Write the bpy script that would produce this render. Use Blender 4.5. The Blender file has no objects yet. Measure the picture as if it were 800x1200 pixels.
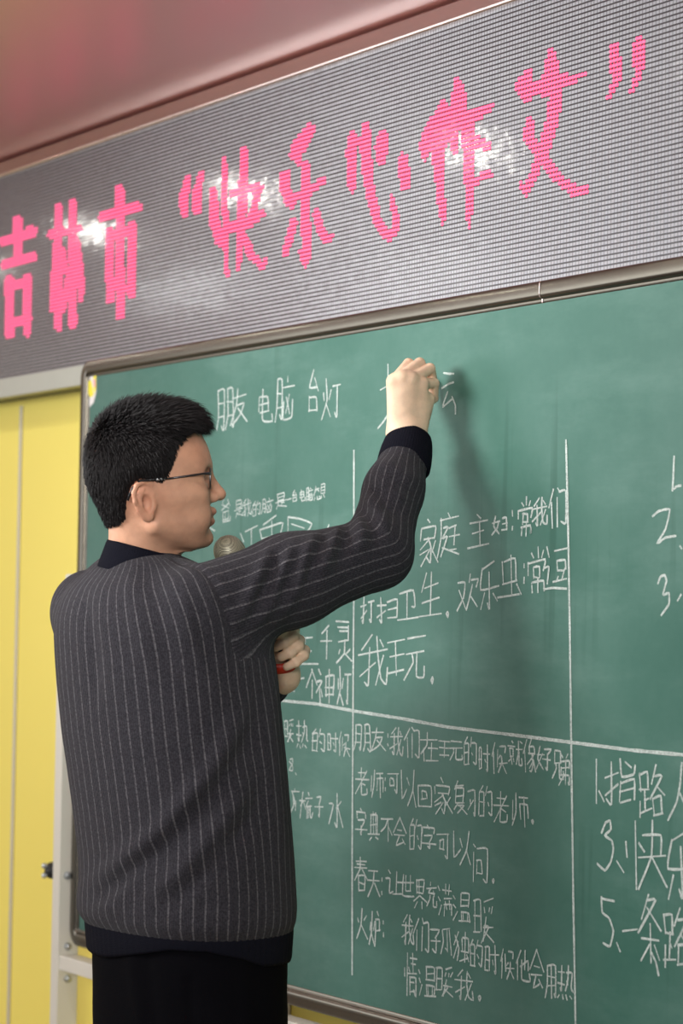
import bpy, bmesh, math, random
import numpy as np
from mathutils import Vector, Matrix

random.seed(7); rng = np.random.default_rng(7)
SC = bpy.context.scene
COL = SC.collection

# ------------------------------------------------------------------ camera
FPX = 2800.0                                   # focal length in pixels of the 800 x 1200 frame
ZB = 0.78                                      # height of the board's lower edge above the floor
TH, PI_, RO = 0.57445936, 0.04282961, 0.01548885
CAM = np.array([4.43479319, -2.24447951, 0.68503632 + ZB])
_fw = np.array([-math.cos(TH), math.sin(TH), 0.0]); _rt = np.array([math.sin(TH), math.cos(TH), 0.0]); _up = np.array([0, 0, 1.0])
CF = _fw * math.cos(PI_) + _up * math.sin(PI_)
_u = _up * math.cos(PI_) - _fw * math.sin(PI_)
CR = _rt * math.cos(RO) + _u * math.sin(RO)
CU = _u * math.cos(RO) - _rt * math.sin(RO)
cd = bpy.data.cameras.new('camera'); cam = bpy.data.objects.new('camera', cd); COL.objects.link(cam)
cam.matrix_world = Matrix(((CR[0], CU[0], -CF[0], CAM[0]), (CR[1], CU[1], -CF[1], CAM[1]), (CR[2], CU[2], -CF[2], CAM[2]), (0, 0, 0, 1)))
cd.sensor_fit = 'HORIZONTAL'; cd.sensor_width = 24.0; cd.lens = FPX / 800 * 24.0
cd.clip_start = 0.05; cd.clip_end = 100
cd.dof.use_dof = True; cd.dof.focus_distance = 3.72; cd.dof.aperture_fstop = 4.5
SC.camera = cam

def P(x, y, d):                                # the point at depth d seen at (x, y): used to measure the place
    return CAM + d * (CF + CR * ((x - 400) / FPX) + CU * ((600 - y) / FPX))
def W(x, y, Y=0.0):                            # the point of the plane Y = const seen at (x, y)
    d = CF + CR * ((x - 400) / FPX) + CU * ((600 - y) / FPX)
    return CAM + d * ((Y - CAM[1]) / d[1])
def proj(p):
    q = np.asarray(p, float) - CAM
    z = q @ CF
    return 400 + FPX * (q @ CR) / z, 600 - FPX * (q @ CU) / z

# ------------------------------------------------------------------ world, lights, exposure
w = bpy.data.worlds.new('world'); SC.world = w; w.use_nodes = True
w.node_tree.nodes['Background'].inputs[0].default_value = (0.86, 0.93, 1.0, 1)
w.node_tree.nodes['Background'].inputs[1].default_value = 0.26
def area(name, loc, target, sx, sy, power, col=(1, 1, 1)):
    l = bpy.data.lights.new(name, 'AREA'); l.shape = 'RECTANGLE'; l.size = sx; l.size_y = sy; l.energy = power; l.color = col
    o = bpy.data.objects.new(name, l); COL.objects.link(o); o.location = loc
    o.rotation_euler = (Vector(target) - Vector(loc)).to_track_quat('-Z', 'Y').to_euler()
    return o
cl_ = area('classroom_light', (0.80, -2.3, 2.44), (1.3, 0.0, 2.15), 1.0, 0.8, 24, (1.0, 0.995, 0.97)); cl_.data.spread = math.radians(76)
area('left_fill', (-2.6, -3.6, 1.7), (0.8, 0.0, 1.2), 2.6, 1.5, 60, (0.93, 0.97, 1.0))  # unseen area light added to brighten wall and board; no window stands here
rl_ = area('man_fill', (5.2, -3.6, 2.3), (0.75, -0.75, 1.6), 1.6, 1.0, 26, (1.0, 0.97, 0.93)); rl_.data.spread = math.radians(60)  # unseen fill added to brighten the man, kept narrow to spare the board
SC.view_settings.view_transform = 'Standard'; SC.view_settings.look = 'None'
SC.view_settings.gamma = 1.0; SC.view_settings.use_curve_mapping = False
SC.view_settings.exposure = 0.0
DOWNLIGHT = 120.0
FIXTURE = 9.0

# ------------------------------------------------------------------ materials
def lin(r, g, b):
    f = lambda c: (c / 255 / 12.92) if c / 255 <= 0.04045 else ((c / 255 + 0.055) / 1.055) ** 2.4
    return (f(r), f(g), f(b), 1)
def mat(name, col, rough=0.5, metal=0.0, spec=0.5, noise=None, bump=None, emit=None, **kw):
    m = bpy.data.materials.new(name); m.use_nodes = True
    nt = m.node_tree; b = nt.nodes['Principled BSDF']
    b.inputs['Base Color'].default_value = col; b.inputs['Roughness'].default_value = rough
    b.inputs['Metallic'].default_value = metal; b.inputs['Specular IOR Level'].default_value = spec
    for k, v in kw.items(): b.inputs[k].default_value = v
    tc = nt.nodes.new('ShaderNodeTexCoord')
    if noise:
        sc_, amt = noise
        n = nt.nodes.new('ShaderNodeTexNoise'); n.inputs['Scale'].default_value = sc_; n.inputs['Detail'].default_value = 5
        nt.links.new(tc.outputs['Object'], n.inputs['Vector'])
        mx = nt.nodes.new('ShaderNodeMixRGB'); mx.blend_type = 'MULTIPLY'; mx.inputs[0].default_value = 1
        mx.inputs[1].default_value = col
        mr = nt.nodes.new('ShaderNodeMapRange'); mr.inputs[3].default_value = 1 - amt; mr.inputs[4].default_value = 1 + amt
        nt.links.new(n.outputs['Fac'], mr.inputs[0]); nt.links.new(mr.outputs[0], mx.inputs[2])
        nt.links.new(mx.outputs[0], b.inputs['Base Color'])
    if bump:
        sc_, st = bump
        n = nt.nodes.new('ShaderNodeTexNoise'); n.inputs['Scale'].default_value = sc_; n.inputs['Detail'].default_value = 3
        nt.links.new(tc.outputs['Object'], n.inputs['Vector'])
        bp = nt.nodes.new('ShaderNodeBump'); bp.inputs['Strength'].default_value = st; bp.inputs['Distance'].default_value = 0.002
        nt.links.new(n.outputs['Fac'], bp.inputs['Height']); nt.links.new(bp.outputs[0], b.inputs['Normal'])
    if emit:
        b.inputs['Emission Color'].default_value = emit[0]; b.inputs['Emission Strength'].default_value = emit[1]
    return m
class NT:                                      # a small node writer
    def __init__(s, m): s.t = m.node_tree; s.b = s.t.nodes['Principled BSDF']
    def n(s, typ, **kw):
        x = s.t.nodes.new(typ)
        for k, v in kw.items(): setattr(x, k, v)
        return x
    def l(s, a, b): s.t.links.new(a, b)
    def math(s, op, a, b=None, clamp=False):
        x = s.n('ShaderNodeMath', operation=op, use_clamp=clamp)
        for i, v in enumerate((a, b)):
            if v is None: continue
            if isinstance(v, (int, float)): x.inputs[i].default_value = v
            else: s.l(v, x.inputs[i])
        return x.outputs[0]
    def smooth(s, v, a, b, lo=0.0, hi=1.0):
        x = s.n('ShaderNodeMapRange', interpolation_type='SMOOTHSTEP'); s.l(v, x.inputs[0])
        for i, q in zip((1, 2, 3, 4), (a, b, lo, hi)): x.inputs[i].default_value = q
        return x.outputs[0]
    def mix(s, f, a, b):
        x = s.n('ShaderNodeMixRGB')
        for i, v in enumerate((f, a, b)):
            if isinstance(v, (int, float, tuple)): x.inputs[i].default_value = v
            else: s.l(v, x.inputs[i])
        return x.outputs[0]
    def noise(s, vec, scale, detail=4, rough=0.55, stretch=None):
        n = s.n('ShaderNodeTexNoise'); n.inputs['Scale'].default_value = scale; n.inputs['Detail'].default_value = detail; n.inputs['Roughness'].default_value = rough
        if stretch:
            mp = s.n('ShaderNodeMapping'); mp.inputs['Scale'].default_value = stretch; s.l(vec, mp.inputs[0]); vec = mp.outputs[0]
        s.l(vec, n.inputs['Vector']); return n.outputs['Fac']

M = {}
M['yellow'] = mat('yellow_panel', lin(250, 233, 112), 0.4, spec=0.4, noise=(1.5, 0.03))
M['seam'] = mat('seam_strip', lin(205, 200, 180), 0.4, metal=0.2)
M['floor'] = mat('floor_vinyl', lin(150, 140, 128), 0.4, noise=(3, 0.12))
M['ceiling'] = mat('gloss_ceiling', lin(208, 136, 127), 0.38, spec=0.9, noise=(0.8, 0.05))  # pink base colour carries the red glow of the sign on a greyish ceiling
M['ceiling'].node_tree.nodes['Principled BSDF'].inputs['Coat Weight'].default_value = 1.0
M['ceiling'].node_tree.nodes['Principled BSDF'].inputs['Coat Roughness'].default_value = 0.33
M['wall'] = mat('pale_wall', lin(225, 220, 205), 0.7, noise=(2, 0.03))
M['frame'] = mat('champagne_metal', lin(94, 89, 80), 0.26, metal=0.88, noise=(30, 0.05))
M['trim'] = mat('silver_metal', lin(214, 198, 194), 0.2, metal=0.92, noise=(14, 0.05))
M['trim_mat'] = mat('matte_aluminium', lin(176, 178, 168), 0.45, metal=0.35, noise=(25, 0.05))
M['led_case'] = mat('sign_case', lin(70, 70, 72), 0.5)
M['white_steel'] = mat('white_powder_coat', lin(222, 220, 208), 0.35, noise=(12, 0.03))
M['bolt'] = mat('zinc_bolt', lin(190, 194, 196), 0.35, metal=0.7)
M['rubber'] = mat('black_rubber', lin(22, 22, 24), 0.5)
M['sticker_white'] = mat('sticker_white', lin(228, 224, 222), 0.5)
M['sticker_yellow'] = mat('sticker_yellow', lin(238, 226, 40), 0.5)
M['sticker_pink'] = mat('sticker_pink', lin(232, 170, 170), 0.5)
M['knit_navy'] = mat('navy_rib', lin(17, 18, 27), 0.9, spec=0.08, bump=(500, 0.6))
M['trousers'] = mat('black_cloth', lin(8, 8, 12), 0.9, spec=0.05, bump=(700, 0.3), noise=(20, 0.15))
M['shoe'] = mat('black_leather', lin(15, 14, 14), 0.35)
M['hair'] = mat('black_hair', lin(24, 22, 23), 0.6, spec=0.16)
M['metal_dark'] = mat('gunmetal', lin(95, 95, 98), 0.28, metal=1.0)
M['temple_tip'] = mat('black_acetate', lin(16, 16, 18), 0.3)
M['lens'] = mat('lens_glass', (1, 1, 1, 1), 0.02, **{'Transmission Weight': 1.0, 'IOR': 1.05})
M['red_band'] = mat('red_band', lin(205, 48, 22), 0.45)
M['mic_body'] = mat('mic_body', lin(30, 30, 32), 0.35)
M['chalk_stick'] = mat('chalk_stick', lin(235, 235, 230), 0.9)
M['lamp'] = mat('lamp_lens', (1, 1, 1, 1), 0.5, emit=((1, 0.965, 0.9, 1), DOWNLIGHT))
M['fixture'] = mat('tube_lens', (1, 1, 1, 1), 0.5, emit=((0.95, 0.98, 1, 1), FIXTURE))
M['lit'] = mat('lit_red', (0.3, 0.01, 0.04, 1), 0.4, emit=((1.0, 0.075, 0.205, 1), 1.12))

# microphone grille: woven wire
m = mat('mic_grille', lin(120, 118, 100), 0.45, metal=0.25); k = NT(m); tc = k.n('ShaderNodeTexCoord')
ck = k.n('ShaderNodeTexChecker'); ck.inputs['Scale'].default_value = 520; k.l(tc.outputs['Object'], ck.inputs['Vector'])
k.l(k.mix(ck.outputs['Fac'], lin(176, 172, 150), lin(92, 88, 74)), k.b.inputs['Base Color']); M['grille'] = m

# chalkboard: green enamel with wiped chalk dust and damp streaks
m = mat('green_enamel', lin(84, 128, 113), 0.55, spec=0.35); k = NT(m); tc = k.n('ShaderNodeTexCoord'); ob = tc.outputs['Object']
cl = k.noise(ob, 2.2, 6, 0.6); st = k.noise(ob, 3.0, 5, 0.6, (1.0, 1.0, 0.3)); sw = k.noise(ob, 6.0, 6, 0.65, (0.5, 1, 1.6))
fine = k.noise(ob, 60, 3)
dr = k.noise(ob, 26, 3, 0.5, (1.0, 1.0, 0.045))
zone = k.noise(ob, 1.7, 2)
dust = k.math('ADD', k.smooth(cl, 0.38, 0.75, 0, 0.16), k.smooth(sw, 0.45, 0.75, 0, 0.14))
dust = k.math('ADD', dust, k.math('MULTIPLY', fine, 0.05))
base = k.mix(dust, lin(50, 97, 85), lin(140, 174, 165))
drip = k.math('MULTIPLY', k.smooth(dr, 0.56, 0.68, 0, 0.45), k.smooth(zone, 0.48, 0.6))
base = k.mix(drip, base, lin(34, 78, 66))
k.l(base, k.b.inputs['Base Color']); M['board'] = m

# chalk marks
m = bpy.data.materials.new('chalk'); m.use_nodes = True; k = NT(m)
k.b.inputs['Base Color'].default_value = lin(204, 215, 211); k.b.inputs['Roughness'].default_value = 0.95; k.b.inputs['Specular IOR Level'].default_value = 0.1
tc = k.n('ShaderNodeTexCoord'); nz = k.noise(tc.outputs['Object'], 420, 3, 0.7); nb = k.noise(tc.outputs['Object'], 40, 2)
fac = k.math('MULTIPLY', k.smooth(nz, 0.28, 0.6, 0.45, 0.96), k.smooth(nb, 0.25, 0.7, 0.78, 1.0))
tr = k.n('ShaderNodeBsdfTransparent'); ms = k.n('ShaderNodeMixShader'); k.l(fac, ms.inputs[0]); k.l(tr.outputs[0], ms.inputs[1]); k.l(k.b.outputs[0], ms.inputs[2])
k.l(ms.outputs[0], m.node_tree.nodes['Material Output'].inputs[0]); M['chalk'] = m

# unlit lamp matrix of the sign (7.62 mm pitch)
PITCH = 0.00762
m = mat('lamp_matrix', (0.2, 0.2, 0.2, 1), 0.13, spec=0.6); k = NT(m); tc = k.n('ShaderNodeTexCoord')
sx = k.n('ShaderNodeSeparateXYZ'); k.l(tc.outputs['Object'], sx.inputs[0])
u = k.math('DIVIDE', sx.outputs[0], PITCH); v = k.math('DIVIDE', sx.outputs[2], PITCH)
fv = k.math('FRACT', v); fu = k.math('FRACT', u)
av = k.math('ABSOLUTE', k.math('SUBTRACT', fv, 0.5)); au = k.math('ABSOLUTE', k.math('SUBTRACT', fu, 0.5))
mask = k.math('MULTIPLY', k.smooth(av, 0.26, 0.38, 1, 0), k.smooth(au, 0.33, 0.47, 1, 0.35))
cell = k.n('ShaderNodeTexWhiteNoise'); cv = k.n('ShaderNodeCombineXYZ')
k.l(k.math('FLOOR', u), cv.inputs[0]); k.l(k.math('FLOOR', v), cv.inputs[2]); k.l(cv.outputs[0], cell.inputs['Vector'])
g = k.math('MULTIPLY', mask, k.math('ADD', 0.9, k.math('MULTIPLY', cell.outputs['Value'], 0.2)))
k.l(k.mix(g, lin(34, 32, 36), lin(150, 149, 154)), k.b.inputs['Base Color'])
# each lamp sits a little crooked, so mirror images break up
cn = k.n('ShaderNodeBump'); cn.inputs['Strength'].default_value = 0.2; cn.inputs['Distance'].default_value = 0.0006
k.l(k.math('ADD', k.math('MULTIPLY', mask, 0.12), k.math('MULTIPLY', k.noise(tc.outputs['Object'], 45, 2), 1.0)), cn.inputs['Height']); 
va = k.n('ShaderNodeVectorMath', operation='SUBTRACT'); k.l(cell.outputs['Color'], va.inputs[0]); va.inputs[1].default_value = (0.5, 0.5, 0.5)
vs = k.n('ShaderNodeVectorMath', operation='SCALE'); k.l(va.outputs[0], vs.inputs[0]); vs.inputs['Scale'].default_value = 0.035
vb = k.n('ShaderNodeVectorMath', operation='ADD'); k.l(vs.outputs[0], vb.inputs[0]); k.l(cn.outputs[0], vb.inputs[1])
vn = k.n('ShaderNodeVectorMath', operation='NORMALIZE'); k.l(vb.outputs[0], vn.inputs[0]); k.l(vn.outputs[0], k.b.inputs['Normal'])
M['led'] = m
# lit lamps: pale pink in the middle, deep red at the rim
m = M['lit']; k = NT(m); tc = k.n('ShaderNodeTexCoord'); sx = k.n('ShaderNodeSeparateXYZ'); k.l(tc.outputs['Object'], sx.inputs[0])
av = k.math('ABSOLUTE', k.math('SUBTRACT', k.math('FRACT', k.math('DIVIDE', sx.outputs[2], PITCH)), 0.5))
k.l(k.mix(k.smooth(av, 0.2, 0.4), (1.0, 0.16, 0.36, 1), (0.72, 0.012, 0.075, 1)), k.b.inputs['Emission Color'])

# skin, tinted by a colour attribute
m = mat('skin', lin(200, 160, 135), 0.5, spec=0.35, bump=(350, 0.12)); k = NT(m)
at = k.n('ShaderNodeAttribute', attribute_name='tint'); tc = k.n('ShaderNodeTexCoord')
nz = k.noise(tc.outputs['Object'], 60, 5)
hv = k.n('ShaderNodeHueSaturation'); k.l(at.outputs['Color'], hv.inputs['Color']); k.l(k.smooth(nz, 0.3, 0.7, 0.92, 1.06), hv.inputs['Value'])
k.l(hv.outputs[0], k.b.inputs['Base Color'])
k.b.inputs['Subsurface Weight'].default_value = 0.12; k.b.inputs['Subsurface Radius'].default_value = (0.012, 0.005, 0.003); M['skin'] = m

# sweater: charcoal rib knit with pale pinstripes; stripe phase is stored on the vertices
m = mat('charcoal_knit', lin(58, 56, 61), 0.88, spec=0.1, **{'Sheen Weight': 0.05}); k = NT(m); tc = k.n('ShaderNodeTexCoord')
a1 = k.n('ShaderNodeAttribute', attribute_name='stripe_body').outputs['Fac']; a2 = k.n('ShaderNodeAttribute', attribute_name='stripe_sleeve').outputs['Fac']
wm = k.n('ShaderNodeAttribute', attribute_name='sleeve').outputs['Fac']
sel = k.smooth(wm, 0.49, 0.51)
def stripes(a):
    f = k.math('ABSOLUTE', k.math('SUBTRACT', k.math('FRACT', a), 0.5))
    st = k.smooth(f, 0.04, 0.095, 1, 0)
    r = k.math('ABSOLUTE', k.math('SUBTRACT', k.math('FRACT', k.math('MULTIPLY', a, 6.0)), 0.5))
    return st, r
s1, r1 = stripes(a1); s2, r2 = stripes(a2)
def sel2(x, y): return k.math('ADD', k.math('MULTIPLY', x, k.math('SUBTRACT', 1.0, sel)), k.math('MULTIPLY', y, sel))
S_, R_ = sel2(s1, s2), sel2(r1, r2)
nz = k.noise(tc.outputs['Object'], 330, 4, 0.65); big = k.noise(tc.outputs['Object'], 70, 4, 0.6)
S_ = k.math('MULTIPLY', S_, k.smooth(nz, 0.36, 0.6, 0.25, 1.0))
c0 = k.mix(k.smooth(nz, 0.3, 0.7), lin(35, 34, 40), lin(59, 58, 64))
c0 = k.mix(k.smooth(R_, 0.1, 0.45, 0.0, 0.35), c0, lin(36, 34, 39))
c1 = k.mix(k.math('MULTIPLY', S_, 0.5), c0, lin(118, 116, 120))
k.l(c1, k.b.inputs['Base Color'])
hh = k.math('ADD', k.math('MULTIPLY', k.smooth(R_, 0.0, 0.5, 1, 0), 0.7), k.math('MULTIPLY', nz, 0.9))
bp = k.n('ShaderNodeBump'); bp.inputs['Strength'].default_value = 0.6; bp.inputs['Distance'].default_value = 0.0015; k.l(hh, bp.inputs['Height']); k.l(bp.outputs[0], k.b.inputs['Normal'])
M['knit'] = m

# ------------------------------------------------------------------ object helpers
def link(name, me, m, parent=None):
    o = bpy.data.objects.new(name, me); COL.objects.link(o)
    if m is not None:
        for q in (m if isinstance(m, list) else [m]): me.materials.append(q)
    if parent is not None:
        o.parent = parent
        o.matrix_parent_inverse = Matrix.Translation(parent.location).inverted()   # meshes are written in place coordinates
    return o
def tag(o, label, cat, group=None):
    o['label'] = label; o['category'] = cat
    if group: o['group'] = group
    return o
def thing(name, loc, label, cat, group=None):
    o = bpy.data.objects.new(name, None); COL.objects.link(o); o.location = loc; o.empty_display_size = 0.1
    return tag(o, label, cat, group)
def struct(o): o['kind'] = 'structure'; return o
def mesh(name, V, Fc, smooth=False):
    me = bpy.data.meshes.new(name)
    me.from_pydata([tuple(map(float, v)) for v in V], [], [tuple(int(i) for i in f) for f in Fc])
    if smooth: me.polygons.foreach_set('use_smooth', [True] * len(me.polygons))
    me.update(); return me
def finish(bm, name, smooth=False):
    bmesh.ops.recalc_face_normals(bm, faces=bm.faces)
    me = bpy.data.meshes.new(name); bm.to_mesh(me); bm.free()
    if smooth: me.polygons.foreach_set('use_smooth', [True] * len(me.polygons))
    return me
def box_bm(bm, lo, hi, bev=0.0):
    c = [(a + b) / 2 for a, b in zip(lo, hi)]; s = [b - a for a, b in zip(lo, hi)]
    r = bmesh.ops.create_cube(bm, size=1.0, matrix=Matrix.Translation(c) @ Matrix.Diagonal((*s, 1)))
    if bev > 0:
        es = {e for v in r['verts'] for e in v.link_edges}
        bmesh.ops.bevel(bm, geom=list(es), offset=bev, segments=2, affect='EDGES', profile=0.5)
def box(name, lo, hi, m, parent=None, bev=0.0):
    bm = bmesh.new(); box_bm(bm, lo, hi, bev); return link(name, finish(bm, name), m, parent)
def tube(pts, rad, n=10, caps=True):           # tapered tube along points -> verts, faces
    pts = [np.asarray(p, float) for p in pts]; rad = rad if hasattr(rad, '__len__') else [rad] * len(pts)
    V, Fc = [], []; ref = None
    for i, p in enumerate(pts):
        t = pts[min(i + 1, len(pts) - 1)] - pts[max(i - 1, 0)]; t /= np.linalg.norm(t) + 1e-12
        if ref is None:
            ref = np.cross(t, [0, 0, 1.0]); 
            if np.linalg.norm(ref) < 0.1: ref = np.cross(t, [1.0, 0, 0])
        ref = ref - t * (ref @ t); ref /= np.linalg.norm(ref); b = np.cross(t, ref)
        for j in range(n):
            a = 2 * math.pi * j / n; V.append(p + rad[i] * (math.cos(a) * ref + math.sin(a) * b))
    for i in range(len(pts) - 1):
        for j in range(n): Fc.append((i * n + j, i * n + (j + 1) % n, (i + 1) * n + (j + 1) % n, (i + 1) * n + j))
    if caps: Fc.append(tuple(range(n))[::-1]); Fc.append(tuple((len(pts) - 1) * n + j for j in range(n)))
    return V, Fc
def add(VF, V, Fc):
    o = len(VF[0]); VF[0].extend(V); VF[1].extend([tuple(i + o for i in f) for f in Fc])
def lathe(axis_pts, radii, n=24): return tube(axis_pts, radii, n, True)

# ------------------------------------------------------------------ the room
CEIL = ZB + 1.706; WALL = 0.10
struct(box('floor', (-3.6, -6.0, -0.1), (7.0, WALL, 0.0), M['floor']))
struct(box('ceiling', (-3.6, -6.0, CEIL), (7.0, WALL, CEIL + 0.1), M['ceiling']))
struct(box('wall_back', (-3.6, WALL, 0.0), (7.0, WALL + 0.12, CEIL), M['yellow']))
struct(box('wall_left', (-3.7, -6.0, 0.0), (-3.6, WALL + 0.12, CEIL), M['wall']))
sm_ = W(18.5, 830, WALL)
for i, dx in enumerate((-2.4, -1.2, 0.0, 1.2)):
    x = sm_[0] + dx
    struct(box('trim_%d' % (i + 1), (x - 0.006, WALL - 0.004, 0.0), (x + 0.006, WALL, ZB + 1.15), M['seam'], bev=0.001))
struct(box('baseboard_back', (-3.6, WALL - 0.012, 0.0), (7.0, WALL, 0.09), M['seam'], bev=0.003))

# ------------------------------------------------------------------ ceiling lamps
def ring_disc(c, r0, r1, z0, z1, n=32):
    V, Fc = [], []
    for (r, z) in ((r0, z0), (r1, z0), (r1 * 1.02, z1), (r0, z1)):
        for j in range(n): a = 2 * math.pi * j / n; V.append((c[0] + r * math.cos(a), c[1] + r * math.sin(a), z))
    for i in range(4):
        for j in range(n): Fc.append((i * n + j, i * n + (j + 1) % n, ((i + 1) % 4) * n + (j + 1) % n, ((i + 1) % 4) * n + j))
    return V, Fc
for x, y in ((-2.05, -0.57), (-1.28, -0.58), (-0.51, -0.60), (0.26, -0.72), (1.12, -0.70), (1.92, -0.70), (2.70, -0.70), (3.45, -0.70)):
    c = (x, y, CEIL)
    t = thing('ceiling_downlight', c, 'small round recessed downlight in the glossy ceiling above the board', 'ceiling light', 'downlights above the board')
    link('bezel', mesh('bezel', *ring_disc(c, 0.042, 0.055, CEIL - 0.006, CEIL - 0.001)), M['white_steel'], t)
    V = [(c[0], c[1], CEIL - 0.003)] + [(c[0] + 0.042 * math.cos(2 * math.pi * j / 32), c[1] + 0.042 * math.sin(2 * math.pi * j / 32), CEIL - 0.003) for j in range(32)]
    link('lens', mesh('lens', V, [(0, (j + 1) % 32 + 1, j + 1) for j in range(32)]), M['lamp'], t)
for (x, y) in ((-1.95, -1.25), (-1.05, -1.55)):
    t = thing('tube_light', (x, y, CEIL), 'slim ceiling tube light mirrored in the scrolling sign', 'ceiling light', 'tube lights on the ceiling')
    box('housing', (x - 0.3, y - 0.05, CEIL - 0.03), (x + 0.3, y + 0.05, CEIL), M['white_steel'], t, 0.004)
    box('diffuser', (x - 0.29, y - 0.04, CEIL - 0.04), (x + 0.29, y + 0.04, CEIL - 0.03), M['fixture'], t, 0.003)

# ------------------------------------------------------------------ LED sign
LY = 0.03; LX0, LX1 = -2.2, 3.4; LZ0, LZ1 = ZB + 1.203, ZB + 1.664
sign = thing('scrolling_sign', ((LX0 + LX1) / 2, LY, LZ0 - 0.045), 'long grey dot-matrix sign with glowing red Chinese characters above the chalkboard', 'electronic sign')
box('case', (LX0, LY + 0.012, LZ0 - 0.04), (LX1, WALL, LZ1 + 0.035), M['led_case'], sign)
pan = box('lamp_panel', (LX0 + 0.01, LY, LZ0), (LX1 - 0.01, LY + 0.014, LZ1), M['led'], sign)
box('bottom_trim', (LX0, LY - 0.006, LZ0 - 0.043), (LX1, LY + 0.014, LZ0), M['trim_mat'], sign, 0.002)
bm = bmesh.new()                               # curved top trim
prof = [(LY + 0.014, LZ1), (LY - 0.010, LZ1), (LY - 0.0125, LZ1 + 0.002), (LY - 0.013, LZ1 + 0.005), (LY - 0.007, LZ1 + 0.033), (LY - 0.004, LZ1 + 0.036), (LY + 0.014, LZ1 + 0.036)]
r0 = [bm.verts.new((LX0, y, z)) for y, z in prof]; r1 = [bm.verts.new((LX1, y, z)) for y, z in prof]
for i in range(len(prof)): bm.faces.new((r0[i], r0[(i + 1) % len(prof)], r1[(i + 1) % len(prof)], r1[i]))
bm.faces.new(r0); bm.faces.new(r1); tt = link('top_trim', finish(bm, 'top_trim'), M['trim'], sign)

GL = [  # strokes: x, y, radius ... measured on the sign, snapped below to its lamp grid
 [[21,258,5.5,21,304,5.5],[4,282,6,39,271,6],[7,310,6,38,301,6],[11,328,5.5,11.5,393,5.5],[32.6,324,5,32,390,5],[11,335,6,32,329,6],[12,378,6,32,374,6]],
 [[68.6,243,4.6,68.8,383,4.6],[85.5,238,5,85.5,380,5],[60,275,5,92,268,5],[66,288,4,63,338,4,61,364,2.5],[73,293,4,77,318,4],[82,318,4,78,340,4,75,364,2.5],[90,284,4.5,95,330,4.5,95,353,3]],
 [[140.5,222,5.5,141,246,5.5],[121,254,6,161,243,6],[141,246,5.3,141,370,5.3],[129,270,5,129,352,5],[129,278,5.5,155,271,5.5],[155,264,5,154,346,5],[148,339,3,153,346,4]],
 [[221,207,3,216,228,6,216,250,5]], [[236,203,3,231,226,6,231,246,5]],
 [[262.5,187,3.3,263,222,3.8,265,290,3.5,266,322,2.5],[250,224,5,252,262,6,258,283,6],[286,176,4.5,285,215,5.5,284,245,5,281,290,3.5,280,315,2.3],[273,227,5,305,220,5],[303,222,4,297,248,4],[272,267,7,288,262,8.5,306,250,5],[286,278,5,295,300,4.5,307,311,4.5,312,306,3]],
 [[363,151,6,352,170,9,346,180,7,350,190,4],[357.5,192,5,358,225,5.5,359,300,5.5,357,309,4,352,296,2],[334,204,6,334,222,6,341,239,6],[337,236,6,360,224,6,379,212,4,378,208,2],[344,260,5,340,278,5,334,297,4],[371,250,5,375,266,5,383,281,5,388,277,3]],
 [[414,158,5,412,180,7,412,222,4],[429,148,4.5,428,172,7,432,216,6,442,258,5.5,455,276,6,464,270,4.5,463,251,4,458,227,2.5],[413,168,6,429,166,6],[449,158,6,447,172,8.5,446,187,6],[473,185,6,473,200,7,475,220,5]],
 [[537,96,5,538,115,10,536,132,11],[521,122,5,508,150,9,500,168,9,497,185,4],[528,132,10,512,172,11],[513,175,8,515,211,6,518,245,4.5,519,261,2.5],[530,145,11,555,136,9,577,124,4],[548,150,8,549,180,7,550,211,6,550,250,4,549,266,2],[532,156,4,533,177,4],[556,165,7,570,170,6],[553,213,5,573,204,5]],
 [[647,63,6,645,90,10,640,105,9],[621,84,4,612,100,9,618,114,7],[617,107,10,655,97,9.5,672,92,6,685,84,3],[651,115,8,647,142,8,636,178,7,625,205,5,616,227,4,610,216,2],[621,142,4,618,158,7,631,180,7,655,210,6,676,226,6.5,687,221,4]],
 [[720,57,6,720,75,8,722,93,5,713,115,2]], [[749,48,6,749,66,8,748,86,5,739,109,2]],
]
ox = LX0 + 0.01
nx = int((LX1 - LX0 - 0.02) / PITCH); nz_ = int((LZ1 - LZ0) / PITCH)
gx = (np.floor(LX0 / PITCH) + 1 + np.arange(nx) + 0.5) * PITCH
gz = (np.floor(LZ0 / PITCH) + 1 + np.arange(nz_) + 0.5) * PITCH
GX, GZ = np.meshgrid(gx, gz); dots = np.stack([GX.ravel(), np.full(GX.size, LY), GZ.ravel()], 1)
dpx, dpy = proj(dots)
def dome(x, z):                                # a lit lamp: low rounded pad standing off the panel
    hx, hz, V = 0.0036, 0.0035, []
    for s_, y in ((1.0, LY - 0.0001), (0.85, LY - 0.0012), (0.4, LY - 0.0018)):
        for j in range(8):
            a = 2 * math.pi * (j + 0.5) / 8
            c_, q_ = math.cos(a), math.sin(a); f = 1.0 / (abs(c_) ** 4 + abs(q_) ** 4) ** 0.25
            V.append((x + hx * s_ * f * c_, y, z + hz * s_ * f * q_))
    Fc = [(i * 8 + j, i * 8 + (j + 1) % 8, (i + 1) * 8 + (j + 1) % 8, (i + 1) * 8 + j) for i in range(2) for j in range(8)] + [tuple(range(16, 24))]
    return V, Fc
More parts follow.
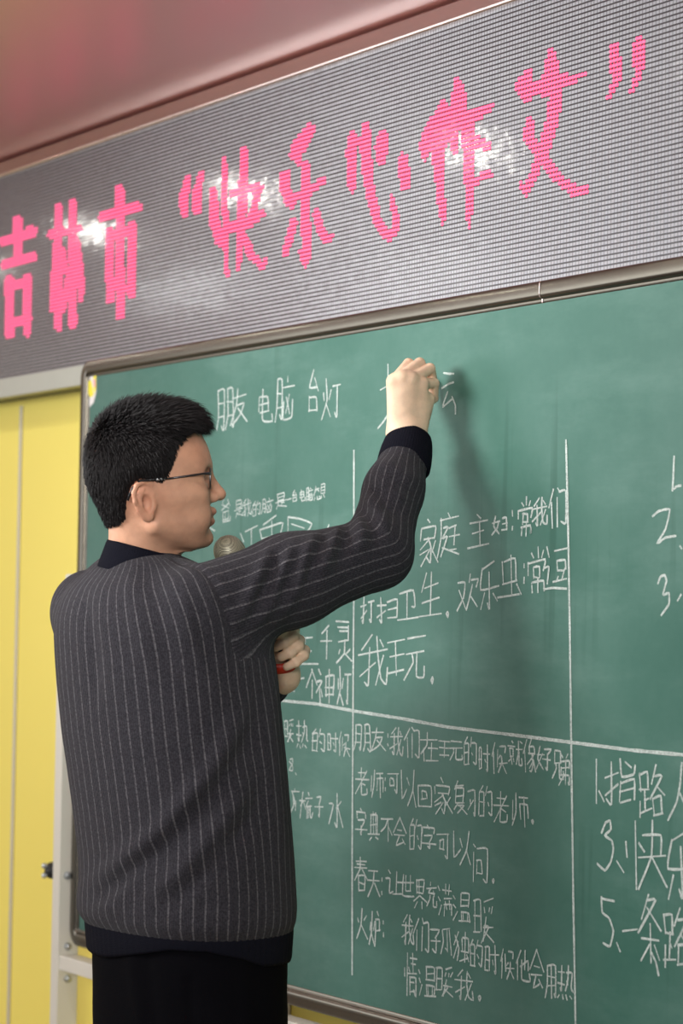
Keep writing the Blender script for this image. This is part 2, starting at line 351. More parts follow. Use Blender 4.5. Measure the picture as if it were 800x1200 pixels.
for strokes in GL:
    on = np.zeros(len(dots), bool)
    for s_ in strokes:
        pts = [(s_[i], s_[i + 1], s_[i + 2]) for i in range(0, len(s_), 3)]
        for (x0, y0, q0), (x1, y1, q1) in zip(pts[:-1], pts[1:]):
            dx, dy = x1 - x0, y1 - y0
            t = np.clip(((dpx - x0) * dx + (dpy - y0) * dy) / (dx * dx + dy * dy), 0, 1)
            on |= np.hypot(dpx - x0 - t * dx, dpy - y0 - t * dy) < q0 + t * (q1 - q0)
    VF = ([], [])
    for d in dots[on]: add(VF, *dome(d[0], d[2]))
    if VF[0]: link('lit_character', mesh('lit_character', *VF), M['lit'], sign)

# ------------------------------------------------------------------ chalkboard
BX0, BX1, BZ0, BZ1 = W(93.5, 470, -0.006)[0], 4.0, ZB - 0.004, ZB + 1.203
board = thing('chalkboard', (BX1 / 2, 0.0, BZ0), 'green chalkboard in a rounded metal frame covered with handwritten white chalk', 'chalkboard')
box('writing_surface', (BX0 + 0.02, 0.0, BZ0 + 0.02), (BX1 - 0.02, 0.018, BZ1 - 0.02), M['board'], board)
def rrect(ins, n=8):                           # rounded rectangle, inset
    r = max(0.035 - ins, 0.003); x0, x1, z0, z1 = BX0 + ins, BX1 - ins, BZ0 + ins, BZ1 - ins; out = []
    for cx, cz, a0 in ((x1 - r, z1 - r, 0), (x0 + r, z1 - r, 90), (x0 + r, z0 + r, 180), (x1 - r, z0 + r, 270)):
        for j in range(n + 1):
            a = math.radians(a0 + 90 * j / n); out.append((cx + r * math.cos(a), cz + r * math.sin(a)))
    return out
prof = [(0.0, 0.02), (0.0, -0.002), (0.0012, -0.005), (0.004, -0.0068), (0.021, -0.0075), (0.0255, -0.0060), (0.0275, -0.0035), (0.0283, -0.0012), (0.0295, -0.0010), (0.0335, -0.0010), (0.035, 0.0004), (0.0355, 0.003)]
V, Fc = [], []
for ins, y in prof: V += [(x, y, z) for x, z in rrect(ins)]
nr = len(rrect(0))
for i in range(len(prof) - 1):
    for j in range(nr): Fc.append((i * nr + j, (i + 1) * nr + j, (i + 1) * nr + (j + 1) % nr, i * nr + (j + 1) % nr))
fr = link('frame', mesh('frame', V, Fc, True), M['frame'], board)
q = W(632, 342, -0.007)
V, Fc = [], []                                 # joint where two frame lengths meet
for dx in (-0.0012, 0.0012): V += [(q[0] + dx, y - 0.0006, BZ1 - ins) for ins, y in prof[1:11]]
for i in range(9): Fc.append((i, i + 1, i + 11, i + 10))
link('frame_joint', mesh('frame_joint', V, Fc), M['trim'], fr)
def poly_on_board(name, px, m, y, parent):
    pts = [W(a, b, 0.0) for a, b in px]; n = len(pts)
    V = [(p[0], y, p[2]) for p in pts] + [(p[0], y + 0.0006, p[2]) for p in pts]
    return link(name, mesh(name, V, [tuple(range(n))] + [(i, (i + 1) % n, n + (i + 1) % n, n + i) for i in range(n)]), m, parent)
stk = poly_on_board('sticker', [(103.5,442),(113,440),(113,460),(110,472),(102.5,480),(100.5,466),(101,452)], M['sticker_white'], -0.0008, board)
stk['label'] = 'white and yellow paper sticker in the board corner'
poly_on_board('yellow_patch', [(103,448),(107,445),(109,455),(110,463),(106,466),(103,458)], M['sticker_yellow'], -0.0012, stk)
poly_on_board('yellow_edge', [(110,441),(113,440),(113,455),(111,462),(110,455)], M['sticker_yellow'], -0.0012, stk)
poly_on_board('pink_patch', [(110,446),(112.5,444),(112.5,455),(110.5,452)], M['sticker_pink'], -0.0016, stk)

# chalk writing: every character as strokes on a 0-9 grid
CH = {
'朋':'101609 10404938 1343 1646 606659 60909988 6393 6696','友':'1282 403409 34745719 4599','电':'2226 227276 2474 2676 4048599997',
'脑':'101609 10303928 1333 1636 6061 4292 45498985 5478 7458','台':'502474 6285 2629 267679 2979','灯':'1315 4335 202509 2649 5292 727968',
'爸':'3012 6083 7214 2274 2575 7578 2878 4548 2529 298987','是':'2024 207074 2272 2474 0595 5558 5676 3619 2799',
'我':'4012 0393 323928 0755 6064789996 8459 7182','的':'3012 1219 124249 1545 1949 6053 62929978 6576',
'就':'2031 0242 1316 133336 1636 2629 1708 3748 5393 707459 74799997 8091','一':'0595','想':'1242 2006 2205 2244 6066 609096 6292 6494 6696 1709 37396967 5758 8799',
'家':'4051 1214 128274 2474 5416 44665948 4617 5619 8567 6699','庭':'4051 1191 111509 2343254519 2799 8353 5595 7377 5888','主':'4051 1282 2575 5259 0999',
'妇':'201549 433609 0353 629298 6595 6898',':':'4243 4647','常':'5052 2132 8172 0305 039385 3436 346466 3666 2729 27878988 5659',
'们':'3004 2329 5061 5259 61919978','打':'0343 202918 0745 5292 727968','扫':'0343 202918 0745 529298 5595 5898','卫':'11717565 4148 0898',
'生':'3014 2383 1686 5059 0999','。':'4756675947','欢':'12423609 1449 6052 629284 736649 6699','乐':'7021 211595 525948 3619 7698',
'虫':'2126 217176 2676 5059 0989 7799','逗':'1022 042417 083899 4191 5355 538385 5585 5657 8577 3797','玩':'0141 0444 2128 0747 5191 4494 646649 74799997',
'三':'1181 2474 0898','千':'7012 0494 5159','灵':'1171 7174 2272 1474 2617 8667 545709 5799','个':'5005 5095 5359','神':'1021 033306 2529 2537 5257 529297 5595 5797 7079',
'热':'0242 202716 0545 606447 52828697 5465 1809 3839 5859 7889','时':'1118 113138 1535 1838 4393 707968 5566','候':'2004 1319 3237 518183 5445 4696 646649 6699',
'梳':'0343 2009 2305 2346 4292 6061 634585 5559 6569 75798997','子':'217154 545948 0595','水':'505948 033308 8254 5399','扇':'4051 1191 114509 3336 5558',
'在':'0292 403407 2529 4595 6369 3999','像':'2004 1319 6042 4244 428284 4484 64776959 6537 7648 8466 7699','好':'201549 4309 0353 519173 737968 4595',
'兄':'2024 207074 2474 343609 64699997','弟':'2031 7061 228284 2484 2426 26868978 5259 4609','老':'2272 4044 0494 8109 7645 45498987','师':'1217 303519 4191 5357 539397 7179',
'可':'0191 2326 235356 2656 818968','以':'101745 4254 807549 7599','回':'1119 119199 1999 3336 336366 3666','复':'3012 2171 2226 227276 2474 2676 3618 377739 4799',
'习':'11818978 3445 1764','字':'4051 1113 118183 247456 565948 0797','典':'2127 217177 4047 6067 2474 0797 3819 6889','不':'0191 513406 5159 5487',
'会':'5005 5095 3464 1686 462978 6789','问':'1021 1219 31919978 3437 346467 3767','春':'1181 2272 0393 404306 5396 3539 357579 3777 3979','天':'1181 0494 514509 5599',
'让':'1021 03232847 6068 6494 4898','世':'0393 202898 4046 7076 4676','界':'2024 207074 2272 2474 4044 4507 5597 3719 6769','充':'4041 0292 422474 6375 353609 65699997',
'满':'0112 0415 0926 3292 5053 7073 4494 4649 469699 5567 7587','温':'0112 0415 0926 4044 408084 4282 4484 4649 468689 5659 7679 3999',
'暖':'0107 013137 0434 0737 9051 5253 7273 9283 4696 6449 567639 5799','火':'1324 8263 504509 4599','炉':'1315 4335 202509 2649 6071 528285 5585 525649',
'孤':'014124 242918 0545 8051 515549 7178 7867 8199','独':'3004 113529 3308 5256 529296 5696 7079 4998 8799','他':'3004 1319 358386 6066 43499997',
'用':'212609 21818978 2484 2686 5159','情':'2029 0305 3344 4191 5282 6064 3494 4549 45858978 4676 4878','指':'0343 202918 0745 8261 50549492 5559 559599 5797 5989',
'路':'0104 013134 0434 2428 2636 0609 0848 6043 528246 6496 5659 568689 5989','快':'2029 0305 3344 428285 3595 606539 6599','条':'4013 317105 3295 1686 5459 4719 6789','人':'504509 4599',
}
ROWS = [  # slope of level strokes, stroke width in mm, then character and its box x0 x1 y0 y1
 (-.22, 3.0, '朋254 273 457 506 友271 290 456 500 电300 319 457 498 脑323 345 444 495 台359 375 433 484 灯378 400 443 493'),
 (-.30, 2.2, '爸259 271 586 614 是275 285 587 608 我284 295 585 607 的296 305 588 606 脑307 320 585 603 是323 336 579 598 一337 342 580 590 台342 349 575 589 电350 358 574 589 脑359 367 572 588 想368 381 569 588'),
 (-.24, 3.0, '家491 514 608 665 庭514 538 602 656 主549 573 604 644 妇577 594 604 628 :598 604 590 632 常608 624 583 630 我624 641 585 619 们643 663 574 620'),
 (-.20, 3.0, '打423 439 699 732 扫442 465 699 732 卫466 491 690 733 生491 517 670 725 。518 530 705 726 欢535 560 673 718 乐560 584 661 717 虫584 611 652 702 :611 619 652 692 常619 640 641 698 逗638 665 640 697'),
 (-.18, 3.2, '我421 454 746 808 玩456 498 744 802 。500 512 780 803'),
 (-.10, 3.4, '千376 389 734 774 灵395 412 730 778'),
 (-.08, 3.4, '是329 345 784 812 一346 357 787 803 个359 372 785 820 神371 391 785 825 灯395 411 782 826'),
 (.06, 2.6, '暖334 344 842 869 热348 361 844 876 的365 381 854 880 时383 396 858 881 候397 410 858 886'),
 (.04, 2.8, '扇341 351 924 952 梳352 367 929 958 子369 379 931 957 水386 402 929 970'),
 (.02, 2.6, '朋415 434 850 880 友435 452 852 880 :452 458 855 880 我457 472 853 885 们474 491 853 887 在493 513 859 891 玩515 541 866 890 的543 558 864 896 时560 575 873 904 候577 594 870 906 就596 612 868 896 像614 628 866 904 好629 646 875 902 兄648 660 880 912 弟655 669 884 920'),
 (.03, 2.6, '老417 432 899 931 师434 449 902 934 :449 455 905 932 可455 467 904 929 以469 488 902 945 回489 506 918 945 家508 530 912 953 复531 547 916 953 习547 558 923 956 的560 577 921 956 老579 596 928 963 师599 619 930 968 。619 629 950 966'),
 (.06, 2.6, '字417 430 948 978 典432 445 952 984 不447 461 956 985 会461 476 958 990 的479 494 960 995 字494 511 967 995 可513 526 974 1005 以530 552 974 1014 问553 571 988 1034 。573 583 1020 1035'),
 (.08, 2.6, '春416 431 1004 1044 天431 445 1016 1051 :445 451 1022 1055 让453 471 1020 1051 世469 485 1025 1053 界485 500 1031 1065 充500 512 1034 1063 满514 530 1035 1073 温532 552 1046 1080 暖556 578 1050 1104'),
 (.10, 2.8, '火418 431 1065 1100 炉433 447 1067 1108 :447 453 1072 1105 我471 485 1072 1107 们485 503 1076 1115 孤505 530 1085 1118 独532 549 1091 1127 的550 565 1101 1132 时567 585 1106 1141 候587 603 1111 1147 他605 621 1113 1149 会621 637 1113 1157 用639 652 1126 1169 热654 672 1131 1171'),
 (.10, 2.8, '情474 489 1117 1167 温491 512 1132 1167 暖512 530 1131 1168 我534 554 1136 1172 。556 567 1155 1173'),
 (-.22, 3.2, '指708 743 891 946 路750 779 899 960'),
 (-.05, 3.4, '快734 780 960 1042 乐778 816 976 1054'),
 (-.05, 3.4, '条748 775 1048 1128 路779 807 1064 1132'),
]
RAW = [  # marks drawn point by point: width in mm, then polylines
 ('chalk_writing', 3.2, [[(455,427),(455,441)],[(446,457),(453,453)],[(456,484),(449,495),(443,502)],[(497,503),(499,506)],[(520,437),(526,438),(532,438)],[(518,455),(526,450),(532,448)],[(525,459),(521,470),(519,477),(525,472),(531,467)],[(530,465),(534,475),(534,485)]]),
 ('chalk_writing', 3.0, [[(282,625),(286,635)],[(288,623),(302,616)],[(295,621),(295,638)],[(309,615),(324,604)],[(305,621),(309,640)],[(305,621),(320,616),(332,613),(325,640)],[(308,631),(328,627)],[(319,611),(319,645)],[(338,606),(338,629)],[(338,606),(352,608),(366,614),(357,628)],[(342,614),(357,619)],[(339,629),(357,627)],[(386,615),(381,628)],[(246,618),(252,622)]]),
 ('chalk_writing', 3.4, [[(352,748),(366,747)],[(352,764),(365,763)],[(358,750),(354,776)],[(347,778),(373,778)],[(394,728),(409,729)]]),
 ('chalk_writing', 2.4, [[(340,890),(343,889),(343,895),(339,902),(343,903),(343,897),(339,892)],[(346.5,906),(347.5,908)]]),
 ('chalk_writing', 3.4, [[(790,535),(789,560),(788,575)],[(790,573),(793,570),(798,569)],[(765,605),(772,599),(785,597),(780,620),(770,637),(780,630),(792,628)],[(771,684),(774,676),(779,674),(781,681),(777,697),(784,695),(784,708),(775,721)],[(798,697),(794,704)],[(797,640),(799,643)]]),
 ('chalk_writing', 3.6, [[(699,890),(699,941)],[(702,927),(708,939)],[(799,894),(797,920),(793,940),(783,961)],[(797,930),(806,950),(812,962)]]),
 ('chalk_writing', 3.6, [[(705,976),(710,964),(715,962),(716,972),(709,979),(717,985),(719,995),(716,1010),(709,1020),(700,1012)],[(723,1009),(731,1022)]]),
 ('chalk_writing', 3.6, [[(705,1051),(706,1069),(714,1076),(719,1091),(715,1109),(707,1105)],[(705,1053),(720,1056)],[(723,1105),(727,1115)],[(730,1091),(747,1089)],[(763,1115),(769,1128),(772,1143)]]),
 ('chalk_rule', 4.6, [[(415,528),(415,680),(414,830),(413,1000),(413,1142)],[(663.5,516),(666,620),(668,740),(670,900),(672,1050),(675,1215)]]),
 ('chalk_rule', 5.2, [[(300,818),(331,821),(372,825),(420,834),(471,842),(525,852),(600,861),(670,870),(740,879),(860,890)]]),
]
def curve_px(pts, n=5):                        # light Catmull-Rom rounding
    if len(pts) < 3: return pts
    P_ = [pts[0]] + list(pts) + [pts[-1]]; out = []
    for i in range(1, len(P_) - 2):
        p0, p1, p2, p3 = map(np.array, (P_[i - 1], P_[i], P_[i + 1], P_[i + 2]))
        for j in range(n):
            t = j / n
            c = 0.5 * (2 * p1 + (p2 - p0) * t + (2 * p0 - 5 * p1 + 4 * p2 - p3) * t * t + (3 * p1 - p0 - 3 * p2 + p3) * t ** 3)
            out.append(tuple(p1 + (p2 - p1) * t + 0.45 * (c - (p1 + (p2 - p1) * t))))
    return out + [tuple(pts[-1])]
lift = [0.0]
def ribbon(VF, px, width):
    pts = [W(a, b, 0.0) for a, b in px]; lift[0] = (lift[0] + 1.3e-5) % 6e-4; y = -0.0006 - lift[0]
    p2 = [np.array([p[0], p[2]]) for p in pts]; n = len(p2); V = []
    L = width / 2000
    d0 = p2[1] - p2[0]; p2[0] = p2[0] - d0 / (np.linalg.norm(d0) + 1e-9) * L * 0.6
    d1 = p2[-1] - p2[-2]; p2[-1] = p2[-1] + d1 / (np.linalg.norm(d1) + 1e-9) * L * 0.6
    for i, p in enumerate(p2):
        t = p2[min(i + 1, n - 1)] - p2[max(i - 1, 0)]; t /= np.linalg.norm(t) + 1e-9
        nn = np.array([-t[1], t[0]]); wd = L * (random.uniform(0.85, 1.12) if 0 < i < n - 1 else random.uniform(0.55, 0.95))
        V.append((p[0] + nn[0] * wd, y, p[1] + nn[1] * wd)); V.append((p[0] - nn[0] * wd, y, p[1] - nn[1] * wd))
    add(VF, V, [(2 * i, 2 * i + 1, 2 * i + 3, 2 * i + 2) for i in range(n - 1)])
import re
for slope, wid, txt in ROWS:
    VF = ([], [])
    for ch, a, b, c, d in re.findall(r'(\D)(\d+) (\d+) (\d+) (\d+)', txt.replace('  ', ' ')):
        x0, x1, y0, y1 = map(float, (a, b, c, d)); sk = (x1 - x0) * slope
        for s_ in CH[ch].split():
            pts = []
            for i in range(0, len(s_), 2):
                gx_, gy_ = int(s_[i]) / 9 + random.uniform(-.045, .045), int(s_[i + 1]) / 9 + random.uniform(-.03, .03)
                pts.append((x0 + gx_ * (x1 - x0), y0 + max(-sk, 0) * 0.4 + gy_ * (y1 - y0 - abs(sk) * 0.7) + sk * gx_))
            ribbon(VF, curve_px(pts, 4), wid * 1.22)
    link('chalk_writing', mesh('chalk_writing', *VF), M['chalk'], board)
def clusters(lines, gap=5):                    # strokes that stand close together make one mark
    out = []
    for l in lines:
        b = [min(p[0] for p in l) - gap, min(p[1] for p in l) - gap, max(p[0] for p in l) + gap, max(p[1] for p in l) + gap]; grp = [l]
        for o in out[:]:
            q = o[0]
            if b[0] < q[2] and q[0] < b[2] and b[1] < q[3] and q[1] < b[3]:
                out.remove(o); grp = o[1] + grp; b = [min(b[0], q[0]), min(b[1], q[1]), max(b[2], q[2]), max(b[3], q[3])]
        out.append((b, grp))
    return [g for _, g in out]
RAW = [(nm, wid, g) for nm, wid, ls in RAW for g in (clusters(ls) if nm == 'chalk_writing' else [ls])]
for nm, wid, lines in RAW:
    VF = ([], [])
    for l in lines:
        if nm == 'chalk_rule':
            VF = ([], []); l = [tuple(np.array(l[i]) + (np.array(l[i + 1]) - np.array(l[i])) * t) for i in range(len(l) - 1) for t in np.arange(0, 1, 0.05)] + [l[-1]]
            ribbon(VF, l, wid); link(nm, mesh(nm, *VF), M['chalk'], board)
        else: ribbon(VF, curve_px(l, 5), wid * 1.12)
    if nm != 'chalk_rule': link(nm, mesh(nm, *VF), M['chalk'], board)

# ------------------------------------------------------------------ white steel stand beside the board
PX1 = min(W(69, 1050, -0.031)[0], BX0 - 0.001); PX0 = PX1 - 0.032; PF = -0.031
ztop = W(72, 700, PF)[2]
stand = thing('board_stand', (PX0, PF, 0), 'white steel post and cross rail carrying the lower left corner of the chalkboard', 'stand')
for x in (PX0, BX1 + 0.001):
    bm = bmesh.new(); box_bm(bm, (x, PF, 0.0), (x + 0.032, 0.017, ztop), 0.003)
    link('post', finish(bm, 'post'), M['white_steel'], stand)
zr = [W(70, y, -0.027)[2] for y in (1137, 1119.5)]
box('cross_rail', (PX1 - 0.001, -0.027, zr[0]), (BX1 + 0.002, 0.012, zr[1]), M['white_steel'], stand, 0.002)
q = W(91, 675, -0.012)
box('bracket', (PX1 - 0.012, -0.026, q[2] - 0.03), (PX1 + 0.012, -0.008, q[2] + 0.004), M['white_steel'], stand, 0.004)
for x in (0.55, 2.6, 3.7): box('bracket', (x, -0.004, zr[1] - 0.004), (x + 0.05, 0.012, BZ0 + 0.001), M['white_steel'], stand, 0.001)
def bolt(px, py, r=0.0055):                    # on the post's right-hand face
    d = P(px, py, 1.0) - CAM; c = CAM + d * ((PX1 - CAM[0]) / d[0])
    VF = ([], []); add(VF, *tube([c, c + [0.003, 0, 0]], r * 1.5, 14)); add(VF, *tube([c + [0.003, 0, 0], c + [0.007, 0, 0], c + [0.0085, 0, 0]], [r, r, r * 0.6], 6))
    link('bolt', mesh('bolt', *VF), M['bolt'], stand)
for a in ((78.5, 1026), (79, 1109), (79, 1147)): bolt(*a)
c = np.array([PX0, PF + 0.010, W(60, 1021, PF)[2]])
kn = link('knob', mesh('knob', *tube([c, c + [-0.006, 0, 0], c + [-0.022, 0, 0], c + [-0.028, 0, 0]], [0.011, 0.018, 0.018, 0.012], 12)), M['rubber'], stand)
for dz in (-0.010, 0.010):
    e = c + [-0.020, -0.014, dz]; link('stud', mesh('stud', *tube([e, e + [-0.002, -0.007, 0], e + [-0.0025, -0.009, 0]], [0.006, 0.006, 0.003], 10)), M['bolt'], kn)

# ------------------------------------------------------------------ signed-distance modelling for the person
class Sdf:
    """primitives with bounding boxes, blended by smooth union in the order given"""
    def __init__(s): s.p = []
    def put(s, f, lo, hi, k=0.01, sub=False): s.p.append((f, np.asarray(lo, float), np.asarray(hi, float), k, sub))
    def cone(s, a, b, ra, rb, k=0.01, sub=False):
        a, b = np.asarray(a, float), np.asarray(b, float); ba = b - a; l2 = ba @ ba + 1e-12
        def f(p):
            t = np.clip(((p - a) @ ba) / l2, 0, 1)
            return np.linalg.norm(p - a - t[:, None] * ba, axis=1) - (ra + t * (rb - ra))
        m_ = max(ra, rb); s.put(f, np.minimum(a, b) - m_, np.maximum(a, b) + m_, k, sub)
    def chain(s, pts, rs, k=0.01, sub=False):
        for i in range(len(pts) - 1): s.cone(pts[i], pts[i + 1], rs[i], rs[i + 1], k, sub)
    def ell(s, c, r, ax=None, k=0.01, sub=False):
        c = np.asarray(c, float); r = np.asarray(r, float); A = np.eye(3) if ax is None else np.asarray(ax, float)   # rows: axes
        def f(p):
            q = (p - c) @ A.T; k0 = np.linalg.norm(q / r, axis=1); k1 = np.linalg.norm(q / r ** 2, axis=1)
            return np.where(k0 < 1e-6, -r.min(), k0 * (k0 - 1) / np.maximum(k1, 1e-9))
        s.put(f, c - r.max(), c + r.max(), k, sub)
    def __call__(s, p):
        lo, hi = p.min(0), p.max(0); d = np.full(len(p), 9.0)
        for f, a, b, k, sub in s.p:
            m_ = 0.06 + k
            if (lo > b + m_).any() or (hi < a - m_).any(): continue
            e = f(p)
            if sub:
                h = np.maximum(k - np.abs(-d + 0 * e + 0 - e), 0) if False else np.maximum(k - np.abs(d + e), 0)
                d = np.maximum(d, -e) + h * h / (4 * k)
            else:
                h = np.maximum(k - np.abs(d - e), 0); d = np.minimum(d, e) - h * h / (4 * k)
        return d
def surface(fn, lo, hi, h, slack=1.7):
    """surface nets over a sparse block grid -> vertices, quads"""
    B = 8; lo = np.asarray(lo, float); nb = np.ceil((np.asarray(hi) - lo) / (h * B)).astype(int) + 1
    D = np.full(tuple(nb * B), 1.0, np.float32)
    bi = np.stack(np.meshgrid(*[np.arange(n) for n in nb], indexing='ij'), -1).reshape(-1, 3)
    cen = lo + (bi * B + (B - 1) / 2) * h
    off = np.stack(np.meshgrid(*[np.arange(B)] * 3, indexing='ij'), -1).reshape(-1, 3)
    dc = np.empty(len(bi)); per = nb[1] * nb[2]
    order = np.lexsort((bi[:, 2] // 4, bi[:, 1] // 4, bi[:, 0] // 4))
    for s_ in range(0, len(order), 64):
        ids = order[s_:s_ + 64]; dc[ids] = fn(cen[ids])
    act = np.abs(dc) < h * B * 0.87 * slack + 0.004
    for i in np.nonzero(~act & (dc < 0))[0]:
        a, b, c = bi[i] * B; D[a:a + B, b:b + B, c:c + B] = -1
    for i in np.nonzero(act)[0]:
        a, b, c = bi[i] * B
        D[a:a + B, b:b + B, c:c + B] = fn(lo + (bi[i] * B + off) * h).reshape(B, B, B)
    S = D < 0
    def sh(A, i, j, k): n = A.shape; return A[i:n[0] - 1 + i, j:n[1] - 1 + j, k:n[2] - 1 + k]
    cs = [(i, j, k) for i in (0, 1) for j in (0, 1) for k in (0, 1)]
    an = sh(S, 0, 0, 0).copy(); al = an.copy()
    for c in cs[1:]: an |= sh(S, *c); al &= sh(S, *c)
    cells = np.argwhere(an & ~al); shp = np.array(an.shape)
    fid = (cells[:, 0] * shp[1] + cells[:, 1]) * shp[2] + cells[:, 2]
    vals = {c: D[cells[:, 0] + c[0], cells[:, 1] + c[1], cells[:, 2] + c[2]].astype(float) for c in cs}
    acc = np.zeros((len(cells), 3)); cnt = np.zeros(len(cells))
    for c in cs:
        for ax in range(3):
            if c[ax]: continue
            e = list(c); e[ax] = 1; e = tuple(e); v0, v1 = vals[c], vals[e]; x = (v0 < 0) != (v1 < 0)
            t = np.where(x, v0 / np.where(x, v0 - v1, 1), 0)
            pt = np.tile(np.array(c, float), (len(cells), 1)); pt[:, ax] += t
            acc += pt * x[:, None]; cnt += x
    V = lo + (cells + acc / cnt[:, None]) * h
    F = []
    look = lambda c: np.searchsorted(fid, (c[:, 0] * shp[1] + c[:, 1]) * shp[2] + c[:, 2])
    for ax in range(3):
        u_, v_ = (ax + 1) % 3, (ax + 2) % 3
        sl0 = [slice(1, -1)] * 3; sl1 = [slice(1, -1)] * 3; sl0[ax] = slice(0, -1); sl1[ax] = slice(1, None)
        A, Bq = S[tuple(sl0)], S[tuple(sl1)]
        e = np.argwhere(A != Bq)
        if not len(e): continue
        ins = A[tuple(e.T)]; base = np.ones(3, int); base[ax] = 0; e = e + base
        du = np.zeros(3, int); du[u_] = 1; dv = np.zeros(3, int); dv[v_] = 1
        q = np.stack([look(e - du - dv), look(e - dv), look(e), look(e - du)], 1)
        q[~ins] = q[~ins][:, ::-1]; F.append(q)
    return V, np.concatenate(F)
def fast_mesh(name, V, F, attrs=None, color=None):
    me = bpy.data.meshes.new(name); n = len(F)
    me.vertices.add(len(V)); me.vertices.foreach_set('co', np.asarray(V, np.float32).ravel())
    me.loops.add(4 * n); me.loops.foreach_set('vertex_index', F.astype(np.int32).ravel())
    me.polygons.add(n); me.polygons.foreach_set('loop_start', np.arange(0, 4 * n, 4, dtype=np.int32))
    try: me.polygons.foreach_set('loop_total', np.full(n, 4, np.int32))
    except Exception: pass
    me.polygons.foreach_set('use_smooth', np.ones(n, bool)); me.update(calc_edges=True); me.validate()
    for a, v in (attrs or {}).items():
        me.attributes.new(a, 'FLOAT', 'POINT').data.foreach_set('value', np.asarray(v, np.float32))
    if color is not None:
        c4 = np.ones((len(V), 4), np.float32); c4[:, :3] = color
        me.attributes.new('tint', 'FLOAT_COLOR', 'POINT').data.foreach_set('color', c4.ravel())
    return me
def normals(V, F):
    n = np.cross(V[F[:, 2]] - V[F[:, 0]], V[F[:, 3]] - V[F[:, 1]]); N = np.zeros_like(V)
    for i in range(4): np.add.at(N, F[:, i], n)
    return N / (np.linalg.norm(N, axis=1)[:, None] + 1e-12)
def relax(V, F, it=2, lam=0.5):
    e = np.concatenate([F[:, [0, 1]], F[:, [1, 2]], F[:, [2, 3]], F[:, [3, 0]]])
    for _ in range(it):
        A = np.zeros_like(V); c = np.zeros(len(V))
        np.add.at(A, e[:, 0], V[e[:, 1]]); np.add.at(c, e[:, 0], 1); np.add.at(A, e[:, 1], V[e[:, 0]]); np.add.at(c, e[:, 1], 1)
        V = V + lam * (A / c[:, None] - V)
    return V

# ------------------------------------------------------------------ the person: measures
BD = 3.62                                      # distance of the trunk from the lens
mpp = BD / FPX
Rh = CR.copy(); Rh[2] = 0; Rh /= np.linalg.norm(Rh); Fh = CF.copy(); Fh[2] = 0; Fh /= np.linalg.norm(Fh)
PHI = math.radians(38)
A2 = math.cos(PHI) * Rh + math.sin(PHI) * Fh   # the way the chest faces
A1 = math.sin(PHI) * Rh - math.cos(PHI) * Fh   # towards his right side
def smooth_interp(x, xs, ys):
    xd = np.linspace(xs[0], xs[-1], 400); yd = np.interp(xd, xs, ys); kk = np.hanning(15); kk /= kk.sum()
    yp = np.convolve(np.pad(yd, 7, mode='reflect', reflect_type='odd'), kk, 'valid'); return np.interp(x, xd, yp)
class Loft:
    def __init__(s, secs, ratio, n=2.3, depth=BD):
        m_ = n / (n - 1); c1, c2 = abs(A1 @ Rh), abs(A2 @ Rh); zs, cx, cy, ra = [], [], [], []
        for y, l, r in secs:
            c = P((l + r) / 2, y, depth); zs.append(c[2]); cx.append(c[0]); cy.append(c[1])
            wv = (r - l) / 2 * depth / FPX; ra.append(wv / (c1 ** m_ + (ratio * c2) ** m_) ** (1 / m_))
        o = np.argsort(zs); s.zs = np.array(zs)[o]; s.cx = np.array(cx)[o]; s.cy = np.array(cy)[o]; s.ra = np.array(ra)[o]; s.ratio = ratio; s.n = n
    def local(s, p):
        z = np.clip(p[:, 2], s.zs[0], s.zs[-1])
        dx, dy = p[:, 0] - smooth_interp(z, s.zs, s.cx), p[:, 1] - smooth_interp(z, s.zs, s.cy)
        return dx * A1[0] + dy * A1[1], dx * A2[0] + dy * A2[1], smooth_interp(z, s.zs, s.ra)
    def __call__(s, p):
        a, b, ra = s.local(p); rb = ra * s.ratio
        g = (np.abs(a / ra) ** s.n + np.abs(b / rb) ** s.n) ** (1 / s.n)
        d = (g - 1) * rb * 1.15
        dz = np.maximum(s.zs[0] - p[:, 2], p[:, 2] - s.zs[-1])
        return np.maximum(d, dz) + 0.0
    def put(s, sd, k=0.01, grow=0.0):
        m_ = s.ra.max() * 1.1 + 0.02
        sd.put(lambda p: s(p) - grow, (s.cx.min() - m_, s.cy.min() - m_, s.zs[0]), (s.cx.max() + m_, s.cy.max() + m_, s.zs[-1]), k)

torso_secs = [(648,125,206),(652,119,216),(658,110,232),(666,101,244),(676,90,256),(690,75,272),(705,66,288),(725,59.5,305),(745,58,316),(770,59,324),(800,61,328),(830,64,331),(860,67,334),(900,73,338),(950,80,342),(1000,86,346),(1035,88,348),(1055,85,349),(1072,85,348),(1082,92,344),(1092,102,340)]
torso = Loft(torso_secs, 0.70)
hip_secs = [(1075,104,340),(1100,105,338),(1130,104,338),(1160,105,337),(1205,107,335),(1225,108,334)]
hips = Loft(hip_secs, 0.72)
# right arm, raised
SR = P(256, 707, 3.525); ER = P(441, 648, 3.665); WR = P(477, 517, 3.80)
# left arm, folded to hold the microphone
SL = P(108, 716, 3.75); EL = P(160, 880, 3.84); WL = P(331, 792, 3.72)

# head frame: forward, up, right; origin on the midline at ear-canal height
ya = math.radians(8)
HF = math.cos(ya) * CR + math.sin(ya) * CF; HU = CU.copy(); HR = np.cross(HF, HU)
HO = P(172, 590, 3.60)
def H(x, y, z=0.0): return HO + HF * x + HU * y + HR * z
HA = np.stack([HF, HU, HR])                    # rows

